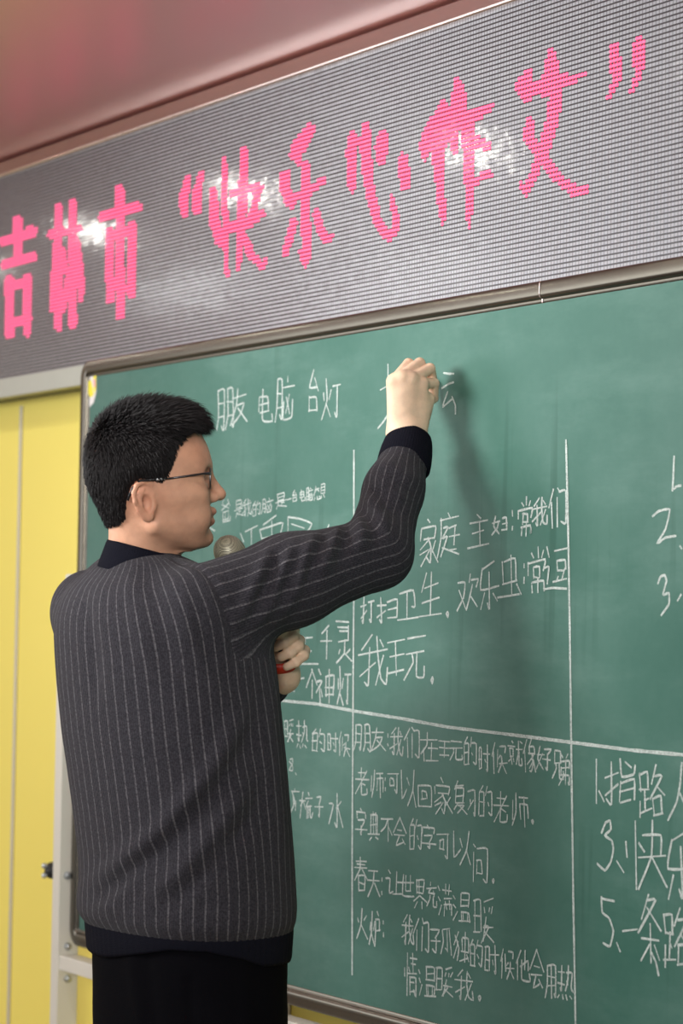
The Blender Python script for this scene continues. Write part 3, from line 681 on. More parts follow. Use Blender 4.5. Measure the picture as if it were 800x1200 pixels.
# ------------------------------------------------------------------ body (head, neck, hands in one skin)
B = Sdf()
B.ell(H(0.004, 0.052), (0.085, 0.088, 0.074), HA, 0.02)
B.ell(H(0.038, 0.045), (0.053, 0.075, 0.066), HA, 0.03)
fs = np.array([  # y, front, back, half width
 (-0.070, 0.066, 0.030, 0.012), (-0.065, 0.083, 0.018, 0.024), (-0.056, 0.0920, 0.004, 0.036), (-0.042, 0.0905, -0.008, 0.048), (-0.03, 0.0915, -0.014, 0.055), (-0.012, 0.0935, -0.022, 0.060),
 (0.01, 0.0915, -0.03, 0.064), (0.028, 0.0885, -0.036, 0.066), (0.045, 0.0875, -0.04, 0.066), (0.06, 0.0885, -0.04, 0.067), (0.08, 0.084, -0.04, 0.068), (0.10, 0.074, -0.04, 0.062)])
def face_fn(p):
    q = (p - HO) @ HA.T; y = np.clip(q[:, 1], fs[0, 0], fs[-1, 0])
    fr_, bk, w_ = (smooth_interp(y, fs[:, 0], fs[:, i]) for i in (1, 2, 3))
    c = (fr_ + bk) / 2; rx = (fr_ - bk) / 2
    g = (np.abs((q[:, 0] - c) / rx) ** 2.35 + np.abs(q[:, 2] / w_) ** 2.35) ** (1 / 2.35)
    return np.maximum((g - 1) * np.minimum(rx, w_), np.maximum(fs[0, 0] - q[:, 1], q[:, 1] - fs[-1, 0]))
B.put(face_fn, HO - 0.13, HO + 0.13, 0.018)
for z in (-1, 1):
    B.cone(H(0.010, -0.034, z * 0.051), H(0.068, -0.054, z * 0.020), 0.011, 0.011, 0.025)       # jaw
    B.ell(H(0.060, 0.012, z * 0.047), (0.026, 0.015, 0.016), HA, 0.02)                          # cheekbone
    B.ell(H(0.070, -0.020, z * 0.036), (0.022, 0.022, 0.016), HA, 0.02)                         # cheek
    B.cone(H(0.083, 0.056, z * 0.010), H(0.068, 0.057, z * 0.046), 0.0095, 0.009, 0.012)        # brow
B.ell(H(0.0855, -0.052), (0.0140, 0.0125, 0.018), HA, 0.014)                                       # chin
for z in (-1, 1): B.ell(H(0.094, 0.041, z * 0.032), (0.013, 0.0115, 0.017), HA, 0.010, True)    # sockets
for z in (-1, 1):
    B.ell(H(0.0715, 0.040, z * 0.031), (0.0122, 0.0122, 0.0125), HA, 0.002)
    B.ell(H(0.0725, 0.0455, z * 0.031), (0.0125, 0.0085, 0.0145), HA, 0.004)                    # upper lid
    B.ell(H(0.0720, 0.0320, z * 0.031), (0.0115, 0.0055, 0.0145), HA, 0.005)                    # lower lid
B.cone(H(0.088, 0.048), H(0.1085, 0.0165), 0.0068, 0.0085, 0.008)                               # nose
B.ell(H(0.1090, 0.0130), (0.0105, 0.0088, 0.0105), HA, 0.006)
for z in (-1, 1): B.ell(H(0.098, 0.0085, z * 0.0115), (0.0105, 0.0075, 0.0075), HA, 0.006)
for z in (-1, 1): B.ell(H(0.1035, 0.0025, z * 0.006), (0.005, 0.003, 0.003), HA, 0.002, True)
B.chain([H(0.084, -0.0165, -0.024), H(0.0980, -0.0122, -0.008), H(0.0980, -0.0122, 0.008), H(0.084, -0.0165, 0.024)], [0.0035, 0.0054, 0.0054, 0.0035], 0.006)
B.chain([H(0.083, -0.0200, -0.022), H(0.0955, -0.0268, -0.007), H(0.0955, -0.0268, 0.007), H(0.083, -0.0200, 0.022)], [0.0035, 0.0054, 0.0054, 0.0035], 0.006)
B.chain([H(0.086, -0.0185, -0.026), H(0.1040, -0.0197, -0.006), H(0.1040, -0.0197, 0.006), H(0.086, -0.0185, 0.026)], [0.0012, 0.0022, 0.0022, 0.0012], 0.003, True)
# ears
for z in (-1, 1):
    def E_(x, y, o=0.0): return H(x - 0.006, y - 0.002, z * (0.0745 - x * 0.40 + o))
    t_ = np.array([HF + HR * (-0.38 * z), HU, HR * z + HF * 0.38]); t_ = t_ / np.linalg.norm(t_, axis=1)[:, None]
    B.ell(E_(-0.001, 0.004), (0.016, 0.027, 0.0045), t_, 0.006)
    B.ell(E_(0.006, 0.000, -0.010), (0.012, 0.020, 0.010), t_, 0.008)
    B.chain([E_(0.008, 0.010, .001), E_(0.013, 0.022, .001), E_(0.006, 0.031, .002), E_(-0.005, 0.0335, .003), E_(-0.014, 0.028, .004), E_(-0.0185, 0.017, .004), E_(-0.0165, 0.004, .004), E_(-0.011, -0.008, .002), E_(-0.003, -0.018, .001)], [0.0025, 0.0034, 0.0038, 0.0038, 0.0038, 0.0036, 0.0034, 0.0032, 0.003], 0.003)
    B.ell(E_(0.004, -0.0190), (0.0085, 0.0080, 0.0042), t_, 0.005)
    B.ell(E_(0.002, 0.001, 0.0065), (0.0100, 0.0145, 0.0105), t_, 0.0015, True); B.ell(E_(-0.004, 0.021, 0.006), (0.0075, 0.0055, 0.005), t_, 0.002, True)
    B.chain([E_(-0.003, 0.022, .003), E_(-0.009, 0.014, .003), E_(-0.007, 0.000, .002), E_(-0.001, -0.011, .001)], [0.0022, 0.0026, 0.0026, 0.0022], 0.003)
    B.ell(E_(0.0125, -0.003, 0.001), (0.0035, 0.006, 0.0035), t_, 0.003)
NB = P(165, 690, 3.625)
B.cone(H(-0.012, -0.012, 0), NB, 0.0450, 0.050, 0.02)                                            # neck
B.cone(H(0.012, -0.050, 0), NB + A2 * 0.015, 0.034, 0.044, 0.02)
# trunk and limbs inside the clothes
C1 = P(190, 740, BD); C2 = P(205, 900, BD); C3 = P(222, 1090, BD); C4 = P(222, 1180, BD)
axT = np.stack([A1, A2, [0, 0, 1.0]])
B.ell(C1 - [0, 0, 0.03], (0.115, 0.075, 0.10), axT, 0.02); B.ell(C2, (0.125, 0.085, 0.17), axT, 0.06); B.ell(C3, (0.13, 0.088, 0.15), axT, 0.06)
B.cone(NB, C1, 0.050, 0.075, 0.02)
for a_, e_, w_ in ((SR, ER, WR), (SL, EL, WL)):
    B.cone(a_ * 0.8 + C1 * 0.2, e_, 0.045, 0.036, 0.03); B.cone(e_, w_, 0.035, 0.026, 0.015)
hipc = C4.copy()
legs = []
for s_ in (-1, 1):
    hp = hipc + A1 * s_ * 0.085; knee = np.array([*(hipc + A1 * s_ * 0.098 + A2 * 0.01)[:2], 0.47]); an_ = np.array([*(hipc + A1 * s_ * 0.10 - A2 * 0.02)[:2], 0.085])
    legs.append((hp, knee, an_))
    B.cone(hp, knee, 0.072, 0.048, 0.04); B.cone(knee, an_, 0.047, 0.034, 0.02); B.cone(an_, an_ + [0, 0, -0.035], 0.034, 0.036, 0.01)
    B.cone(an_ + [0, 0, -0.042] - A2 * 0.03, an_ + [0, 0, -0.05] + A2 * 0.14, 0.030, 0.022, 0.02)
# right hand: back towards the lens, fingers bent over the chalk
mcp = [P(461, 447, 3.800), P(471, 442, 3.797), P(482, 444, 3.800), P(494, 450, 3.810)]
wb = [P(463, 506, 3.800), P(470, 507, 3.797), P(479, 509, 3.800), P(488, 511, 3.806)]
for a_, b_, ra_, rb_ in zip(wb, mcp, (0.0125, 0.0125, 0.0125, 0.0125), (0.0118, 0.0122, 0.0118, 0.0112)): B.cone(a_, b_, ra_, rb_, 0.012)
B.cone(P(476, 545, 3.795), P(477, 508, 3.803), 0.026, 0.024, 0.012)                            # wrist
B.cone(P(464, 508, 3.81), P(466, 465, 3.83), 0.0145, 0.013, 0.012)                             # ball of thumb
B.cone(P(490, 505, 3.812), P(501, 468, 3.825), 0.013, 0.012, 0.012)                            # heel of hand
B.ell(P(481, 478, 3.815), (0.026, 0.012, 0.036), np.stack([CR, CF, CU]), 0.012)
pip = [P(478.5, 426, 3.842), P(491.5, 425.5, 3.836), P(503.5, 432, 3.831), P(508.5, 449, 3.834)]
dip = [P(494, 441, 3.862), P(502, 444, 3.866), P(508, 453, 3.862), P(508, 467, 3.852)]
tip = [P(494, 458, 3.868), P(499, 460, 3.868), P(501, 466, 3.862), P(500, 474, 3.850)]
for i in range(4):
    r_ = (0.0086, 0.0090, 0.0090, 0.0084)[i]
    B.ell(mcp[i] - CF * 0.004, (0.0095, 0.0095, 0.0095), None, 0.006)
    B.cone(mcp[i], pip[i], r_ * 1.08, r_, 0.0018); B.cone(pip[i], dip[i], r_ * 1.03, r_ * 0.88, 0.0015); B.cone(dip[i], tip[i], r_ * 0.88, r_ * 0.75, 0.003)
B.chain([P(465, 490, 3.825), P(471, 468, 3.855), P(484, 462, 3.872), P(494, 455, 3.884)], [0.013, 0.0115, 0.0098, 0.0078], 0.006)   # thumb
# left hand round the microphone
MH = P(268, 645, 3.625); MT = P(350, 786, 3.690)
ma = (MT - MH) / np.linalg.norm(MT - MH)
m1 = np.cross(ma, CF); m1 /= np.linalg.norm(m1)
if m1 @ CR < 0: m1 = -m1                       # towards the right of the handle
m2 = np.cross(ma, m1); m2 = m2 if m2 @ CF > 0 else -m2   # far side
FC = MH + ma * 0.176                           # centre of the grip
palm = FC + m2 * 0.026 - m1 * 0.012
B.cone(WL, palm + ma * 0.02, 0.024, 0.022, 0.015)
B.ell(palm, (0.024, 0.042, 0.015), np.stack([m1, ma, m2]), 0.012)
for i in range(4):
    c0 = FC + ma * (-0.030 + 0.0185 * i); rr = 0.0235; r_ = (0.0092, 0.0096, 0.0092, 0.0082)[i]
    pts = [c0 + rr * (math.cos(t) * m1 + math.sin(t) * m2) for t in np.radians((95, 55, 10, -35, -80, -120))]
    B.chain(pts, [r_ * 1.05, r_ * 1.05, r_, r_ * 0.97, r_ * 0.9, r_ * 0.8], 0.0035)
B.chain([palm - ma * 0.02, FC - m1 * 0.022 - ma * 0.040 + m2 * 0.005, FC - m1 * 0.016 - ma * 0.058 - m2 * 0.016], [0.013, 0.0105, 0.0085], 0.006)

allp = np.array([c for _, a, b, _, _ in B.p for c in (a, b)]); lo, hi = allp.min(0) - 0.01, allp.max(0) + 0.01
lo[2] = 0.012
V, F = surface(B, lo, hi, 0.0024)
V = relax(V, F, 1, 0.5)
# skin tones
q = (V - HO) @ HA.T; x, y, z = q.T
col = np.tile(np.array(lin(226, 194, 166)[:3]), (len(V), 1))
def blend(mask, c):
    global col
    col = col * (1 - mask[:, None]) + np.array(lin(*c)[:3]) * mask[:, None]
gz_ = lambda cx_, cy_, cz_, rx_, ry_, rz_: np.exp(-(((x - cx_) / rx_) ** 2 + ((y - cy_) / ry_) ** 2 + ((np.abs(z) - cz_) / rz_) ** 2))
inhead = ((np.abs(x) < 0.16) & (y > -0.14) & (y < 0.2) & (np.abs(z) < 0.12)).astype(float)
blend(inhead * 0.9, (198, 148, 121))
blend(inhead * gz_(0.075, 0.085, 0.02, 0.05, 0.035, 0.06) * 0.4, (205, 132, 104))
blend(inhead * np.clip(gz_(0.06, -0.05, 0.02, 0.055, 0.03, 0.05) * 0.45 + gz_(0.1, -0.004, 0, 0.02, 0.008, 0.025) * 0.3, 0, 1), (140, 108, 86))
blend(inhead * gz_(-0.012, 0.004, 0.078, 0.03, 0.045, 0.02) * 0.35, (212, 140, 116))
lip = inhead * np.clip(np.maximum(gz_(0.097, -0.0135, 0.0, 0.02, 0.0055, 0.02), gz_(0.094, -0.0275, 0.0, 0.02, 0.0065, 0.018)) * 1.5 - 0.3, 0, 1) * (x > 0.078)
blend(lip * 0.7, (158, 84, 78))
eyem = inhead * ((np.hypot(np.hypot(x - 0.0715, y - 0.040), np.abs(z) - 0.031) < 0.0136) & (y > 0.0365) & (y < 0.0425) & (x > 0.074))
blend(eyem, (190, 180, 172)); iris = eyem * (np.hypot(y - 0.0385, np.abs(z) - 0.0305) < 0.0055); blend(iris, (30, 22, 18))
blend(inhead * ((np.hypot(np.hypot(x - 0.1035, y - 0.003), np.abs(z) - 0.006) < 0.004)) * 0.7, (70, 40, 32))
body_me = fast_mesh('body', V, F, color=col)
person = thing('person', (C4[0], C4[1], 0.0), 'man in charcoal pinstriped sweater and glasses writing on the chalkboard with raised right hand', 'person')
body = link('body', body_me, M['skin'], person)
HV = V

# ------------------------------------------------------------------ sweater
K = Sdf()
torso.put(K, 0.02)
AR = Sdf()
AR.chain([SR - (ER - SR) * 0.12 + [0, 0, -0.006], SR * 0.55 + ER * 0.45, ER], [0.070, 0.066, 0.054], 0.03)
AR.chain([ER, ER * 0.45 + WR * 0.55, P(475.5, 534, 3.788)], [0.053, 0.0450, 0.0375], 0.02)
AL = Sdf()
AL.chain([SL, EL, EL * 0.1 + WL * 0.9], [0.066, 0.052, 0.036], 0.03)
w0 = P(474.5, 538, 3.785); w1 = P(480, 513, 3.808); axc = (w1 - w0) / np.linalg.norm(w1 - w0)
def arm_cut(p): return np.maximum(AR(p), (p - w0) @ axc + 0.001)
for S2, f2 in ((AL, AL), (AR, arm_cut)):
    K.put(f2, np.min([p_[1] for p_ in S2.p], axis=0), np.max([p_[2] for p_ in S2.p], axis=0), 0.035)
lo = np.array([min(p_[1][i] for p_ in K.p) for i in range(3)]) - 0.01; hi = np.array([max(p_[2][i] for p_ in K.p) for i in range(3)]) + 0.01
V, F = surface(K, lo, hi, 0.0042)
V = relax(V, F, 4, 0.5)
dt = torso(V); da = AR(V); dl = AL(V)
dirA = (ER - SR) / np.linalg.norm(ER - SR)
px, py = proj(V)
sleeve = ((V - SR) @ dirA > -0.028) & (da < dt + 0.03) & (da < 0.03)
sleeveL = (dl < dt - 0.004) & (dl < 0.03) & ~sleeve
a_, b_, ra_ = torso.local(V)
NS = 58
ang = np.arctan2(a_, -b_ / 0.70)               # zero at the spine
stripe_body = ang / (2 * math.pi) * NS + 200.5
def arm_phase(V, S, E, Wq, n):
    tq = (E - S) / np.linalg.norm(E - S); fq = (Wq - E) / np.linalg.norm(Wq - E); nrm = np.cross(tq, fq); nrm /= np.linalg.norm(nrm)
    s_ = np.clip(((V - E) @ (tq + fq)) / 0.10 * 0.5 + 0.5, 0, 1)[:, None]; s_ = s_ * s_ * (3 - 2 * s_)
    t = tq * (1 - s_) + fq * s_; t /= np.linalg.norm(t, axis=1)[:, None]
    c0 = S + np.minimum((V - S) @ tq, np.linalg.norm(E - S))[:, None] * tq; c1 = E + np.maximum((V - E) @ fq, 0)[:, None] * fq; c = c0 * (1 - s_) + c1 * s_
    v = V - c; bq = np.cross(np.broadcast_to(nrm, t.shape), t)
    return np.arctan2(np.einsum('ij,ij->i', v, bq), v @ (nrm if nrm @ CF < 0 else -nrm)) / (2 * math.pi) * n + 100.5
stripe_sleeve = np.where(sleeveL, arm_phase(V, SL, EL, WL, 20), arm_phase(V, SR, ER, WR, 22))
N = normals(V, F); facing = np.clip(-(N @ CF) * 2, 0, 1)
def seg_d(px, py, pts):
    best = np.full(len(px), 1e9); along = np.zeros(len(px)); L = 0; tot = sum(math.dist(a, b) for a, b in zip(pts[:-1], pts[1:]))
    for (x0, y0), (x1, y1) in zip(pts[:-1], pts[1:]):
        l = math.dist((x0, y0), (x1, y1)); t = np.clip(((px - x0) * (x1 - x0) + (py - y0) * (y1 - y0)) / (l * l), 0, 1)
        d = np.hypot(px - x0 - t * (x1 - x0), py - y0 - t * (y1 - y0)); m_ = d < best; best = np.where(m_, d, best); along = np.where(m_, (L + t * l) / tot, along); L += l
    return best, along
disp = np.zeros(len(V))
FOLDS = [  # amplitude in mm, half width, line: soft folds of the cloth
 (9, 13, [(292,822),(250,905),(190,975),(120,1030),(92,1046)], 0), (7, 12, [(300,905),(258,968),(205,1030),(160,1064)], 0), (5, 10, [(275,985),(238,1038),(214,1066)], 0),
 (-7, 13, [(285,870),(240,940),(180,1000),(120,1052)], 0), (-6, 11, [(300,950),(258,1010),(215,1055)], 0),
 (5, 11, [(180,1010),(130,1062),(104,1070)], 0), (5, 14, [(330,770),(318,850),(322,930),(335,1010)], 0), (-3, 16, [(300,800),(292,880),(305,960)], 0),
 (-4, 9, [(95,690),(110,760),(112,830)], 0), (4, 12, [(150,668),(160,720),(175,790)], 0), (-3, 10, [(175,672),(190,730),(205,800)], 0), (3, 10, [(205,670),(225,740),(255,800),(290,830)], 0), (-4, 8, [(225,720),(250,785),(285,820)], 0),
 (6, 8, [(316,646),(300,684),(286,714),(270,735)], 1), (7, 8, [(344,640),(328,676),(312,712),(290,742)], 1), (-6, 7, [(330,644),(314,684),(298,716)], 1), (7, 9, [(372,624),(356,650),(344,690),(318,735)], 1), (-6, 8, [(358,634),(342,670),(328,712)], 1),
 (6, 8, [(400,612),(384,644),(374,676)], 1), (-6, 7, [(386,622),(370,654),(360,686)], 1), (6, 8, [(416,600),(424,626),(418,650)], 1), (-5, 7, [(408,606),(404,640),(398,668)], 1), (5, 8, [(430,580),(446,606),(450,630)], 1), (-4, 7, [(424,592),(440,620),(440,640)], 1), (4, 9, [(440,556),(462,580),(480,590)], 1), (-3, 8, [(436,566),(456,594),(478,606)], 1), (4, 9, [(446,540),(470,558),(492,566)], 1),
]
for amp, wd, pts, where in FOLDS:
    d, al = seg_d(px, py, pts); on = facing * (sleeve if where else ~sleeve & ~sleeveL)
    disp += amp * (1.45 if where else 1.2) / 1000 * np.exp(-(d / wd) ** 2) * np.clip(np.sin(np.pi * np.clip(al * 0.9 + 0.06, 0, 1)) * 1.4, 0, 1) * on
# armhole seam
dd = np.minimum(np.abs((V - SR) @ dirA + 0.028), 0.05)
disp += np.where((da < 0.03) & (da < dt + 0.03), -0.0032 * np.exp(-(dd / 0.004) ** 2) + 0.0022 * np.exp(-((dd - 0.009) / 0.005) ** 2), 0) * (py < 760)
for _ in range(2):
    e = F; dsum = np.zeros(len(V)); cn_ = np.zeros(len(V))
    for i in range(4): np.add.at(dsum, e[:, i], disp[e].mean(1)); np.add.at(cn_, e[:, i], 1)
    disp = dsum / cn_
V = V + N * disp[:, None]
sw = link('sweater', fast_mesh('sweater', V, F, {'stripe_body': stripe_body, 'stripe_sleeve': stripe_sleeve, 'sleeve': (sleeve | sleeveL).astype(float)}), M['knit'], person)

def band(name, rings, parent, ribs=70, amp=0.0006, closed_ends=True):
    """rings: list of (centre, axis1, axis2, r1, r2); a ribbed knitted band"""
    n = ribs * 3; V, Fc = [], []
    for c, e1, e2, r1, r2, in rings:
        for j in range(n):
            t = 2 * math.pi * j / n; g = amp * math.cos(ribs * t)
            V.append(c + e1 * (r1 + g) * math.cos(t) + e2 * (r2 + g) * math.sin(t))
    for i in range(len(rings) - 1):
        for j in range(n): Fc.append((i * n + j, i * n + (j + 1) % n, (i + 1) * n + (j + 1) % n, (i + 1) * n + j))
    return link(name, mesh(name, V, Fc, True), M['knit_navy'], parent)
# collar: outer wall, rolled top, inner wall
cb = P(166, 656, 3.613)
e1 = HF * math.cos(0.26) - HU * math.sin(0.26) ; e1 /= np.linalg.norm(e1); e2 = np.cross(np.cross(e1, HU), e1) * 0 + np.cross(HU, e1); e2 /= np.linalg.norm(e2)
up_c = np.cross(e1, e2); up_c = up_c if up_c[2] > 0 else -up_c
prof = [(-0.026, 0.0040), (-0.016, 0.0030), (-0.004, 0.0018), (0.012, 0.0002), (0.0165, -0.0010), (0.0175, -0.003), (0.0155, -0.0045), (0.0, -0.004), (-0.02, -0.002)]
band('collar', [(cb + up_c * h_, e1, e2, 0.0585 + g_, 0.0625 + g_) for h_, g_ in prof], sw, 90, 0.0003)
# cuff
fa = (WR - ER) / np.linalg.norm(WR - ER); w0 = P(474.5, 538, 3.785); w1 = P(480, 513, 3.808); ax = (w1 - w0) / np.linalg.norm(w1 - w0)
c1_ = np.cross(ax, CF); c1_ /= np.linalg.norm(c1_); c2_ = np.cross(ax, c1_)
L_ = np.linalg.norm(w1 - w0)
rows = [(-0.45, 0.0395), (-0.38, 0.0425), (-0.1, 0.0425), (0.3, 0.0412), (0.7, 0.0385), (0.95, 0.0358), (1.05, 0.0340), (1.02, 0.0320), (0.7, 0.0325), (0.2, 0.033)]
band('cuff', [(w0 + ax * L_ * t_, c1_, c2_, r_, r_ * 0.96) for t_, r_ in rows], sw, 60, 0.0004)
ax = (WL - EL) / np.linalg.norm(WL - EL); w0 = EL * 0.12 + WL * 0.88; c1_ = np.cross(ax, [0, 0, 1.0]); c1_ /= np.linalg.norm(c1_); c2_ = np.cross(ax, c1_)
band('cuff', [(w0 + ax * t_, c1_, c2_, r_, r_) for t_, r_ in ((-0.03, 0.036), (-0.02, 0.0375), (0.0, 0.036), (0.018, 0.033), (0.02, 0.030), (0.0, 0.031))], sw, 44)
# hem band, hanging lower at the sides than at the back
n = 240; V, Fc = [], []
hem_c = [Loft([(1040,94,345),(1200,100,341)], 0.71)][0]
zt = P(220, 1073, BD)[2]
rws = [(0.0, -0.010), (0.03, 0.0), (0.25, 0.001), (0.6, 0.000), (0.9, -0.001), (1.0, -0.003), (0.98, -0.006), (0.4, -0.007)]
def hem_low(t):                                # pixel row of the band's lower edge, by direction
    d = math.cos(t) * A1 * 1.0 + math.sin(t) * A2 * 0.71; s_ = d @ Rh / 0.83; fr_ = -(d @ Fh)
    back = np.interp(s_, [-1, -0.8, -0.45, -0.1, 0.25, 0.6, 0.8, 1], [1119, 1118, 1107, 1097, 1097, 1106, 1116, 1118])
    return back if fr_ > 0 else 1118
for t_, g_ in rws:
    for j in range(n):
        t = 2 * math.pi * j / n; zl = P(220, hem_low(t), BD)[2]; zz = zt + (zl - zt) * t_
        ra = np.interp(zz, hem_c.zs, hem_c.ra) + g_ + 0.0006 * math.cos(80 * t); cx_ = np.interp(zz, hem_c.zs, hem_c.cx); cy_ = np.interp(zz, hem_c.zs, hem_c.cy)
        m_ = 2.3; f_ = 1 / (abs(math.cos(t)) ** m_ + abs(math.sin(t)) ** m_) ** (1 / m_)
        v = np.array([cx_, cy_, zz]) + A1 * ra * f_ * math.cos(t) + A2 * ra * 0.71 * f_ * math.sin(t); V.append(v)
for i in range(len(rws) - 1):
    for j in range(n): Fc.append((i * n + j, i * n + (j + 1) % n, (i + 1) * n + (j + 1) % n, (i + 1) * n + j))
link('hem_band', mesh('hem_band', V, Fc, True), M['knit_navy'], sw)

# ------------------------------------------------------------------ trousers and shoes
T = Sdf()
hips.put(T, 0.03)
for hp, kn_, an_ in legs: T.chain([hp + [0, 0, -0.02], kn_, an_ + [0, 0, 0.0], an_ + [0, 0, -0.035]], [0.083, 0.074, 0.063, 0.063], 0.035)
lo = np.array([min(p_[1][i] for p_ in T.p) for i in range(3)]) - 0.01; hi = np.array([max(p_[2][i] for p_ in T.p) for i in range(3)]) + 0.01
V, F = surface(T, lo, hi, 0.008); V = relax(V, F, 3)
N = normals(V, F); px, py = proj(V)
for amp, wd, pts in ((3, 8, [(150,1100),(165,1200)]), (-3, 8, [(170,1110),(180,1200)]), (3, 9, [(285,1120),(290,1200)]), (-4, 6, [(222,1150),(225,1215)])):
    d, al = seg_d(px, py, pts); V = V + N * (amp / 1000 * np.exp(-(d / wd) ** 2) * np.clip(-(N @ CF) * 2, 0, 1))[:, None]
tr_ = link('trousers', fast_mesh('trousers', V, F), M['trousers'], person)
q = P(188, 1104, 3.47)
for hp, kn_, an_ in legs:
    Sh = Sdf(); z0 = np.array([0, 0, 0.045 - an_[2]])
    Sh.cone(an_ + z0 - A2 * 0.045, an_ + z0 + A2 * 0.06, 0.042, 0.044, 0.02); Sh.cone(an_ + z0 + A2 * 0.06, an_ + z0 + A2 * 0.18 - [0, 0, 0.008], 0.044, 0.034, 0.03); Sh.cone(an_ + z0, an_ + z0 + [0, 0, 0.05], 0.045, 0.042, 0.02)
    lo = np.array([min(p_[1][i] for p_ in Sh.p) for i in range(3)]) - 0.02; hi = np.array([max(p_[2][i] for p_ in Sh.p) for i in range(3)]) + 0.02
    V, F = surface(lambda p: np.maximum(Sh(p), -p[:, 2]), lo, hi, 0.006); V = relax(V, F, 1); V[:, 2] = np.maximum(V[:, 2], 0.0)
    link('shoe', fast_mesh('shoe', V, F), M['shoe'], person)

# ------------------------------------------------------------------ hair
poly = [(0.092,0.140),(0.079,0.113),(0.066,0.106),(0.052,0.101),(0.041,0.082),(0.036,0.062),(0.030,0.046),(0.023,0.036),(0.017,0.031),(0.011,0.031),(0.006,0.034),(-0.012,0.038),(-0.026,0.028),(-0.032,0.004),(-0.034,-0.022),(-0.042,-0.032),(-0.060,-0.036),(-0.14,-0.05),(-0.14,0.22),(0.092,0.22)]
def in_poly(x, y):
    r = np.zeros(len(x), bool); n = len(poly)
    for i in range(n):
        (x0, y0), (x1, y1) = poly[i], poly[(i + 1) % n]
        if y0 == y1: continue
        c = ((y0 > y) != (y1 > y)) & (x < (x1 - x0) * (y - y0) / (y1 - y0) + x0); r ^= c
    return r
def poly_d(x, y):
    d = np.full(len(x), 9.0); n = len(poly)
    for i in range(n):
        (x0, y0), (x1, y1) = poly[i], poly[(i + 1) % n]; dx, dy = x1 - x0, y1 - y0
        t = np.clip(((x - x0) * dx + (y - y0) * dy) / (dx * dx + dy * dy), 0, 1); d = np.minimum(d, np.hypot(x - x0 - t * dx, y - y0 - t * dy))
    return np.where(in_poly(x, y), -d, d)
SK = Sdf(); SK.p = [B.p[0], B.p[1], (face_fn, HO - 0.13, HO + 0.13, 0.018, False)]; SK.cone(H(-0.012, -0.012, 0), NB, 0.0455, 0.056, 0.02)
def hair_fn(p):
    q = (p - HO) @ HA.T; dp = poly_d(q[:, 0], q[:, 1])
    th = 0.004 + 0.0045 * np.clip((q[:, 1] + 0.04) / 0.06, 0, 1) + 0.0055 * np.clip((q[:, 1] - 0.02) / 0.1, 0, 1)
    th = th * np.clip(-dp / 0.020, 0.0, 1) ** 0.6
    return np.maximum(SK(p) - th, dp * 0.8)
V, F = surface(hair_fn, HO - 0.15, HO + np.array([0.15, 0.15, 0.19]), 0.003)
V = relax(V, F, 2); N = normals(V, F)
q = (V - HO) @ HA.T; hair_V, hair_F = V, F
hair = link('hair', fast_mesh('hair', V, F), M['hair'], person)
# locks: thousands of short tapered strands growing out of the cap
Nf = N @ HA.T
ok = np.nonzero((poly_d(q[:, 0], q[:, 1]) < -0.0015) & ((SK(V) > -0.001) & (SK(V) < 0.03)))[0]
pick = rng.choice(ok, 17000)
VV, FF = [], []
for i in pick:
    r = q[i] + rng.normal(0, 0.0012, 3); nn = Nf[i]
    cr = np.array([-0.070, 0.112, 0.012])
    fl = r - cr; fl = fl - nn * (fl @ nn); fl /= np.linalg.norm(fl) + 1e-9
    top = np.clip((r[1] - 0.06) / 0.07, 0, 1); front = np.clip((r[0] - 0.02) / 0.05, 0, 1) * np.clip((r[1] - 0.08) / 0.04, 0, 1)
    down = np.array([-0.25, -1.0, 0]); down = down - nn * (down @ nn); down /= np.linalg.norm(down) + 1e-9
    fwd = np.array([1.0, 0.05, 0]); fwd = fwd - nn * (fwd @ nn); fwd /= np.linalg.norm(fwd) + 1e-9
    t = fl * 0.8 + down * (1 - top) * 0.9 + fwd * (0.35 * top + 0.8 * front) + rng.normal(0, 0.16, 3)
    t = t - nn * (t @ nn) * 0.8; t /= np.linalg.norm(t) + 1e-9
    side_edge = poly_d(r[None, 0], r[None, 1])[0]
    ln = rng.uniform(0.010, 0.017) * (0.75 + 0.45 * top + 0.85 * front) * np.clip(0.35 - side_edge / 0.02, 0.4, 1)
    lift_ = 0.18 + 0.30 * top + 0.05 * front + rng.uniform(-0.06, 0.12)
    d = t * (1 - lift_) + nn * lift_; d /= np.linalg.norm(d)
    c = -nn * 0.25 + t * 0.2 + np.array([0, -0.75 * front, 0])
    pts = [r - nn * 0.002, r + d * ln * 0.5 + c * ln * 0.06, r + d * ln * 0.85 + c * ln * 0.22, r + d * ln * 1.1 + c * ln * 0.42]
    s1 = np.cross(d, nn); s1 /= np.linalg.norm(s1) + 1e-9; o = len(VV); wd = rng.uniform(0.0007, 0.0013)
    for k_, (p_, w_) in enumerate(zip(pts, (1, 0.95, 0.6, 0.0))):
        if k_ < 3:
            for dv in (s1 * wd * w_, nn * wd * w_ * 0.7 - s1 * 0.0, -s1 * wd * w_): VV.append(H(*(p_ + dv)))
        else: VV.append(H(*p_))
    for k_ in range(2):
        for j in range(3): FF.append((o + k_ * 3 + j, o + k_ * 3 + (j + 1) % 3, o + k_ * 3 + 3 + (j + 1) % 3, o + k_ * 3 + 3 + j))
    for j in range(3): FF.append((o + 6 + j, o + 6 + (j + 1) % 3, o + 9))
lk = link('strands', mesh('strands', VV, FF), M['hair'], hair); lk['kind'] = 'stuff'
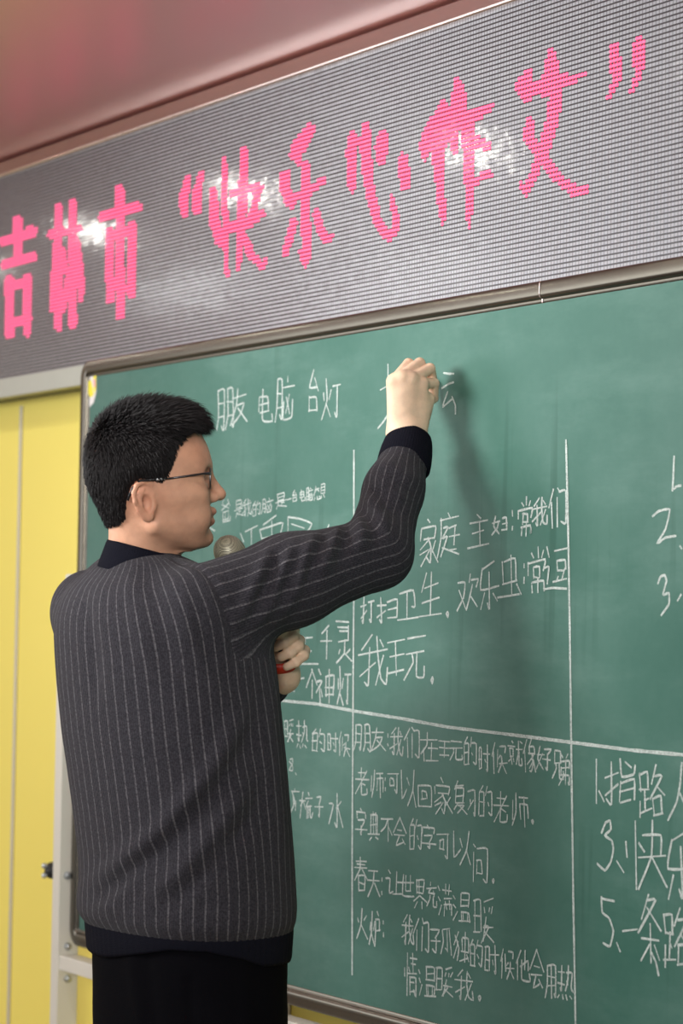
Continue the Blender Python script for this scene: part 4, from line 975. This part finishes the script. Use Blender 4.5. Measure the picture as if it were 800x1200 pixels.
# eyebrows
VV, FF = [], []
for z in (-1, 1):
    for _ in range(300):
        u_ = rng.uniform(0, 1); r = np.array([0.0955 - 0.020 * u_ ** 1.6, 0.0625 + 0.003 * math.sin(u_ * 3) + rng.normal(0, 0.0022), z * (0.012 + 0.040 * u_)])
        d = np.array([-0.35 - u_ * 0.5, 0.15, z * 0.9]); d /= np.linalg.norm(d); ln = rng.uniform(0.005, 0.009)
        n0 = np.array([0.8, 0.3, z * 0.5 * u_]); n0 /= np.linalg.norm(n0); s1 = np.cross(d, n0) * 0.0005; o = len(VV)
        a0 = r - n0 * 0.003; b0 = r + d * ln + n0 * 0.0005
        VV += [H(*(a0 + s1)), H(*(a0 - s1)), H(*(a0 + n0 * 0.0009)), H(*b0)]; FF += [(o, o + 1, o + 3), (o + 1, o + 2, o + 3), (o + 2, o, o + 3)]
link('eyebrows', mesh('eyebrows', VV, FF), M['hair'], person)

# ------------------------------------------------------------------ glasses
GLx, GLy = 0.0965, 0.037
def rim_pts(z, n=36, sx=0.0245, sy=0.0150):
    out = []
    for j in range(n):
        a = 2 * math.pi * j / n; f_ = 1 / (abs(math.cos(a)) ** 3.2 + abs(math.sin(a)) ** 3.2) ** (1 / 3.2)
        dz = sx * f_ * math.cos(a); out.append((GLx - 0.10 * (abs(z * 0.034 + dz)) - 0.0 , GLy + sy * f_ * math.sin(a), z * 0.034 + dz))
    return out
VF = ([], [])
for z in (-1, 1):
    pts = [H(*p_) for p_ in rim_pts(z)]; add(VF, *tube(pts + pts[:1], 0.0014, 8, False))
add(VF, *tube([H(0.0955, 0.043, -0.010), H(0.0985, 0.0455, -0.004), H(0.0985, 0.0455, 0.004), H(0.0955, 0.043, 0.010)], 0.0012, 8))
gls = link('eyeglasses', mesh('eyeglasses', *VF, True), M['metal_dark'], person)
for z in (-1, 1):
    pts = rim_pts(z); V = [H(*p_) for p_ in pts] + [H(p_[0] + 0.0012, p_[1], p_[2]) for p_ in pts]; n = len(pts)
    link('lens', mesh('lens', V, [tuple(range(n)), tuple(range(2 * n - 1, n - 1, -1))] + [(i, (i + 1) % n, n + (i + 1) % n, n + i) for i in range(n)]), M['lens'], gls)
    VF = ([], []); add(VF, *tube([H(0.0905, 0.044, z * 0.059), H(0.087, 0.0445, z * 0.064), H(0.080, 0.044, z * 0.0695), H(0.045, 0.039, z * 0.0765), H(0.028, 0.0365, z * 0.0785)], [0.0024, 0.0024, 0.0017, 0.0015, 0.0016], 8))
    link('temple', mesh('temple', *VF, True), M['metal_dark'], gls)
    VF = ([], []); add(VF, *tube([H(0.029, 0.0365, z * 0.0785), H(0.005, 0.0345, z * 0.081), H(-0.014, 0.033, z * 0.083), H(-0.026, 0.022, z * 0.084), H(-0.033, 0.004, z * 0.082)], [0.0015, 0.0018, 0.0020, 0.0022, 0.0018], 8))
    link('temple_tip', mesh('temple_tip', *VF, True), M['temple_tip'], gls)
    VF = ([], []); add(VF, *tube([H(0.022, 0.0362, z * 0.0798), H(0.009, 0.0352, z * 0.0812)], 0.0019, 8))
    link('hinge_plate', mesh('hinge_plate', *VF, True), M['bolt'], gls)

# red wristband
ax = (WL - EL) / np.linalg.norm(WL - EL); wc = WL + (palm - WL) * 0.45; ax = (palm + ma * 0.02 - WL); ax /= np.linalg.norm(ax); c1_ = np.cross(ax, CF); c1_ /= np.linalg.norm(c1_); c2_ = np.cross(ax, c1_)
V, Fc = [], []; n = 48
for t_, r_ in ((-0.008, 0.0255), (-0.008, 0.0288), (0.0, 0.0295), (0.008, 0.0288), (0.008, 0.0255)):
    for j in range(n): a = 2 * math.pi * j / n; V.append(wc + ax * t_ + r_ * (c1_ * math.cos(a) + c2_ * math.sin(a)))
for i in range(4):
    for j in range(n): Fc.append((i * n + j, i * n + (j + 1) % n, (i + 1) * n + (j + 1) % n, (i + 1) * n + j))
wb_ = link('wristband', mesh('wristband', V, Fc, True), M['red_band'], person); wb_['label'] = 'red band round the left wrist'

# ------------------------------------------------------------------ microphone
mic = thing('microphone', MT, 'handheld microphone with olive grey wire grille held below the man\'s mouth', 'microphone')
ts = np.linspace(0, 1, 13); g_pts = [MH + ma * (-0.024 + 0.050 * t) for t in ts]
g_r = [max(0.0245 * (1 - abs(2 * min(t, 0.62) / 1.24 - 1) ** 2.2) ** 0.5 if t < 0.62 else 0.0245 - (t - 0.62) * 0.012, 0.002) for t in ts]
link('grille', mesh('grille', *lathe(g_pts, g_r, 32), True), M['grille'], mic)
link('grille_ring', mesh('grille_ring', *lathe([MH + ma * 0.025, MH + ma * 0.027, MH + ma * 0.032, MH + ma * 0.034], [0.0205, 0.0225, 0.0225, 0.0195], 32), True), M['metal_dark'], mic)
link('handle', mesh('handle', *lathe([MH + ma * 0.033, MH + ma * 0.05, MH + ma * 0.12, MH + ma * 0.196, MH + ma * 0.200], [0.0185, 0.0165, 0.0140, 0.0122, 0.0105], 28), True), M['mic_body'], mic)

# ------------------------------------------------------------------ chalk in the right hand
c_in = P(495, 456, 3.866); c_out = W(509, 446, -0.003)
dv = (c_out - c_in) / np.linalg.norm(c_out - c_in)
ck_ = link('chalk_stick', mesh('chalk_stick', *tube([c_in - dv * 0.012, c_in, c_out - dv * 0.002, c_out], [0.0042, 0.0048, 0.0048, 0.0036], 14)), M['chalk_stick'])
tag(ck_, 'short white chalk stick pinched between the raised hand and the board', 'chalk')
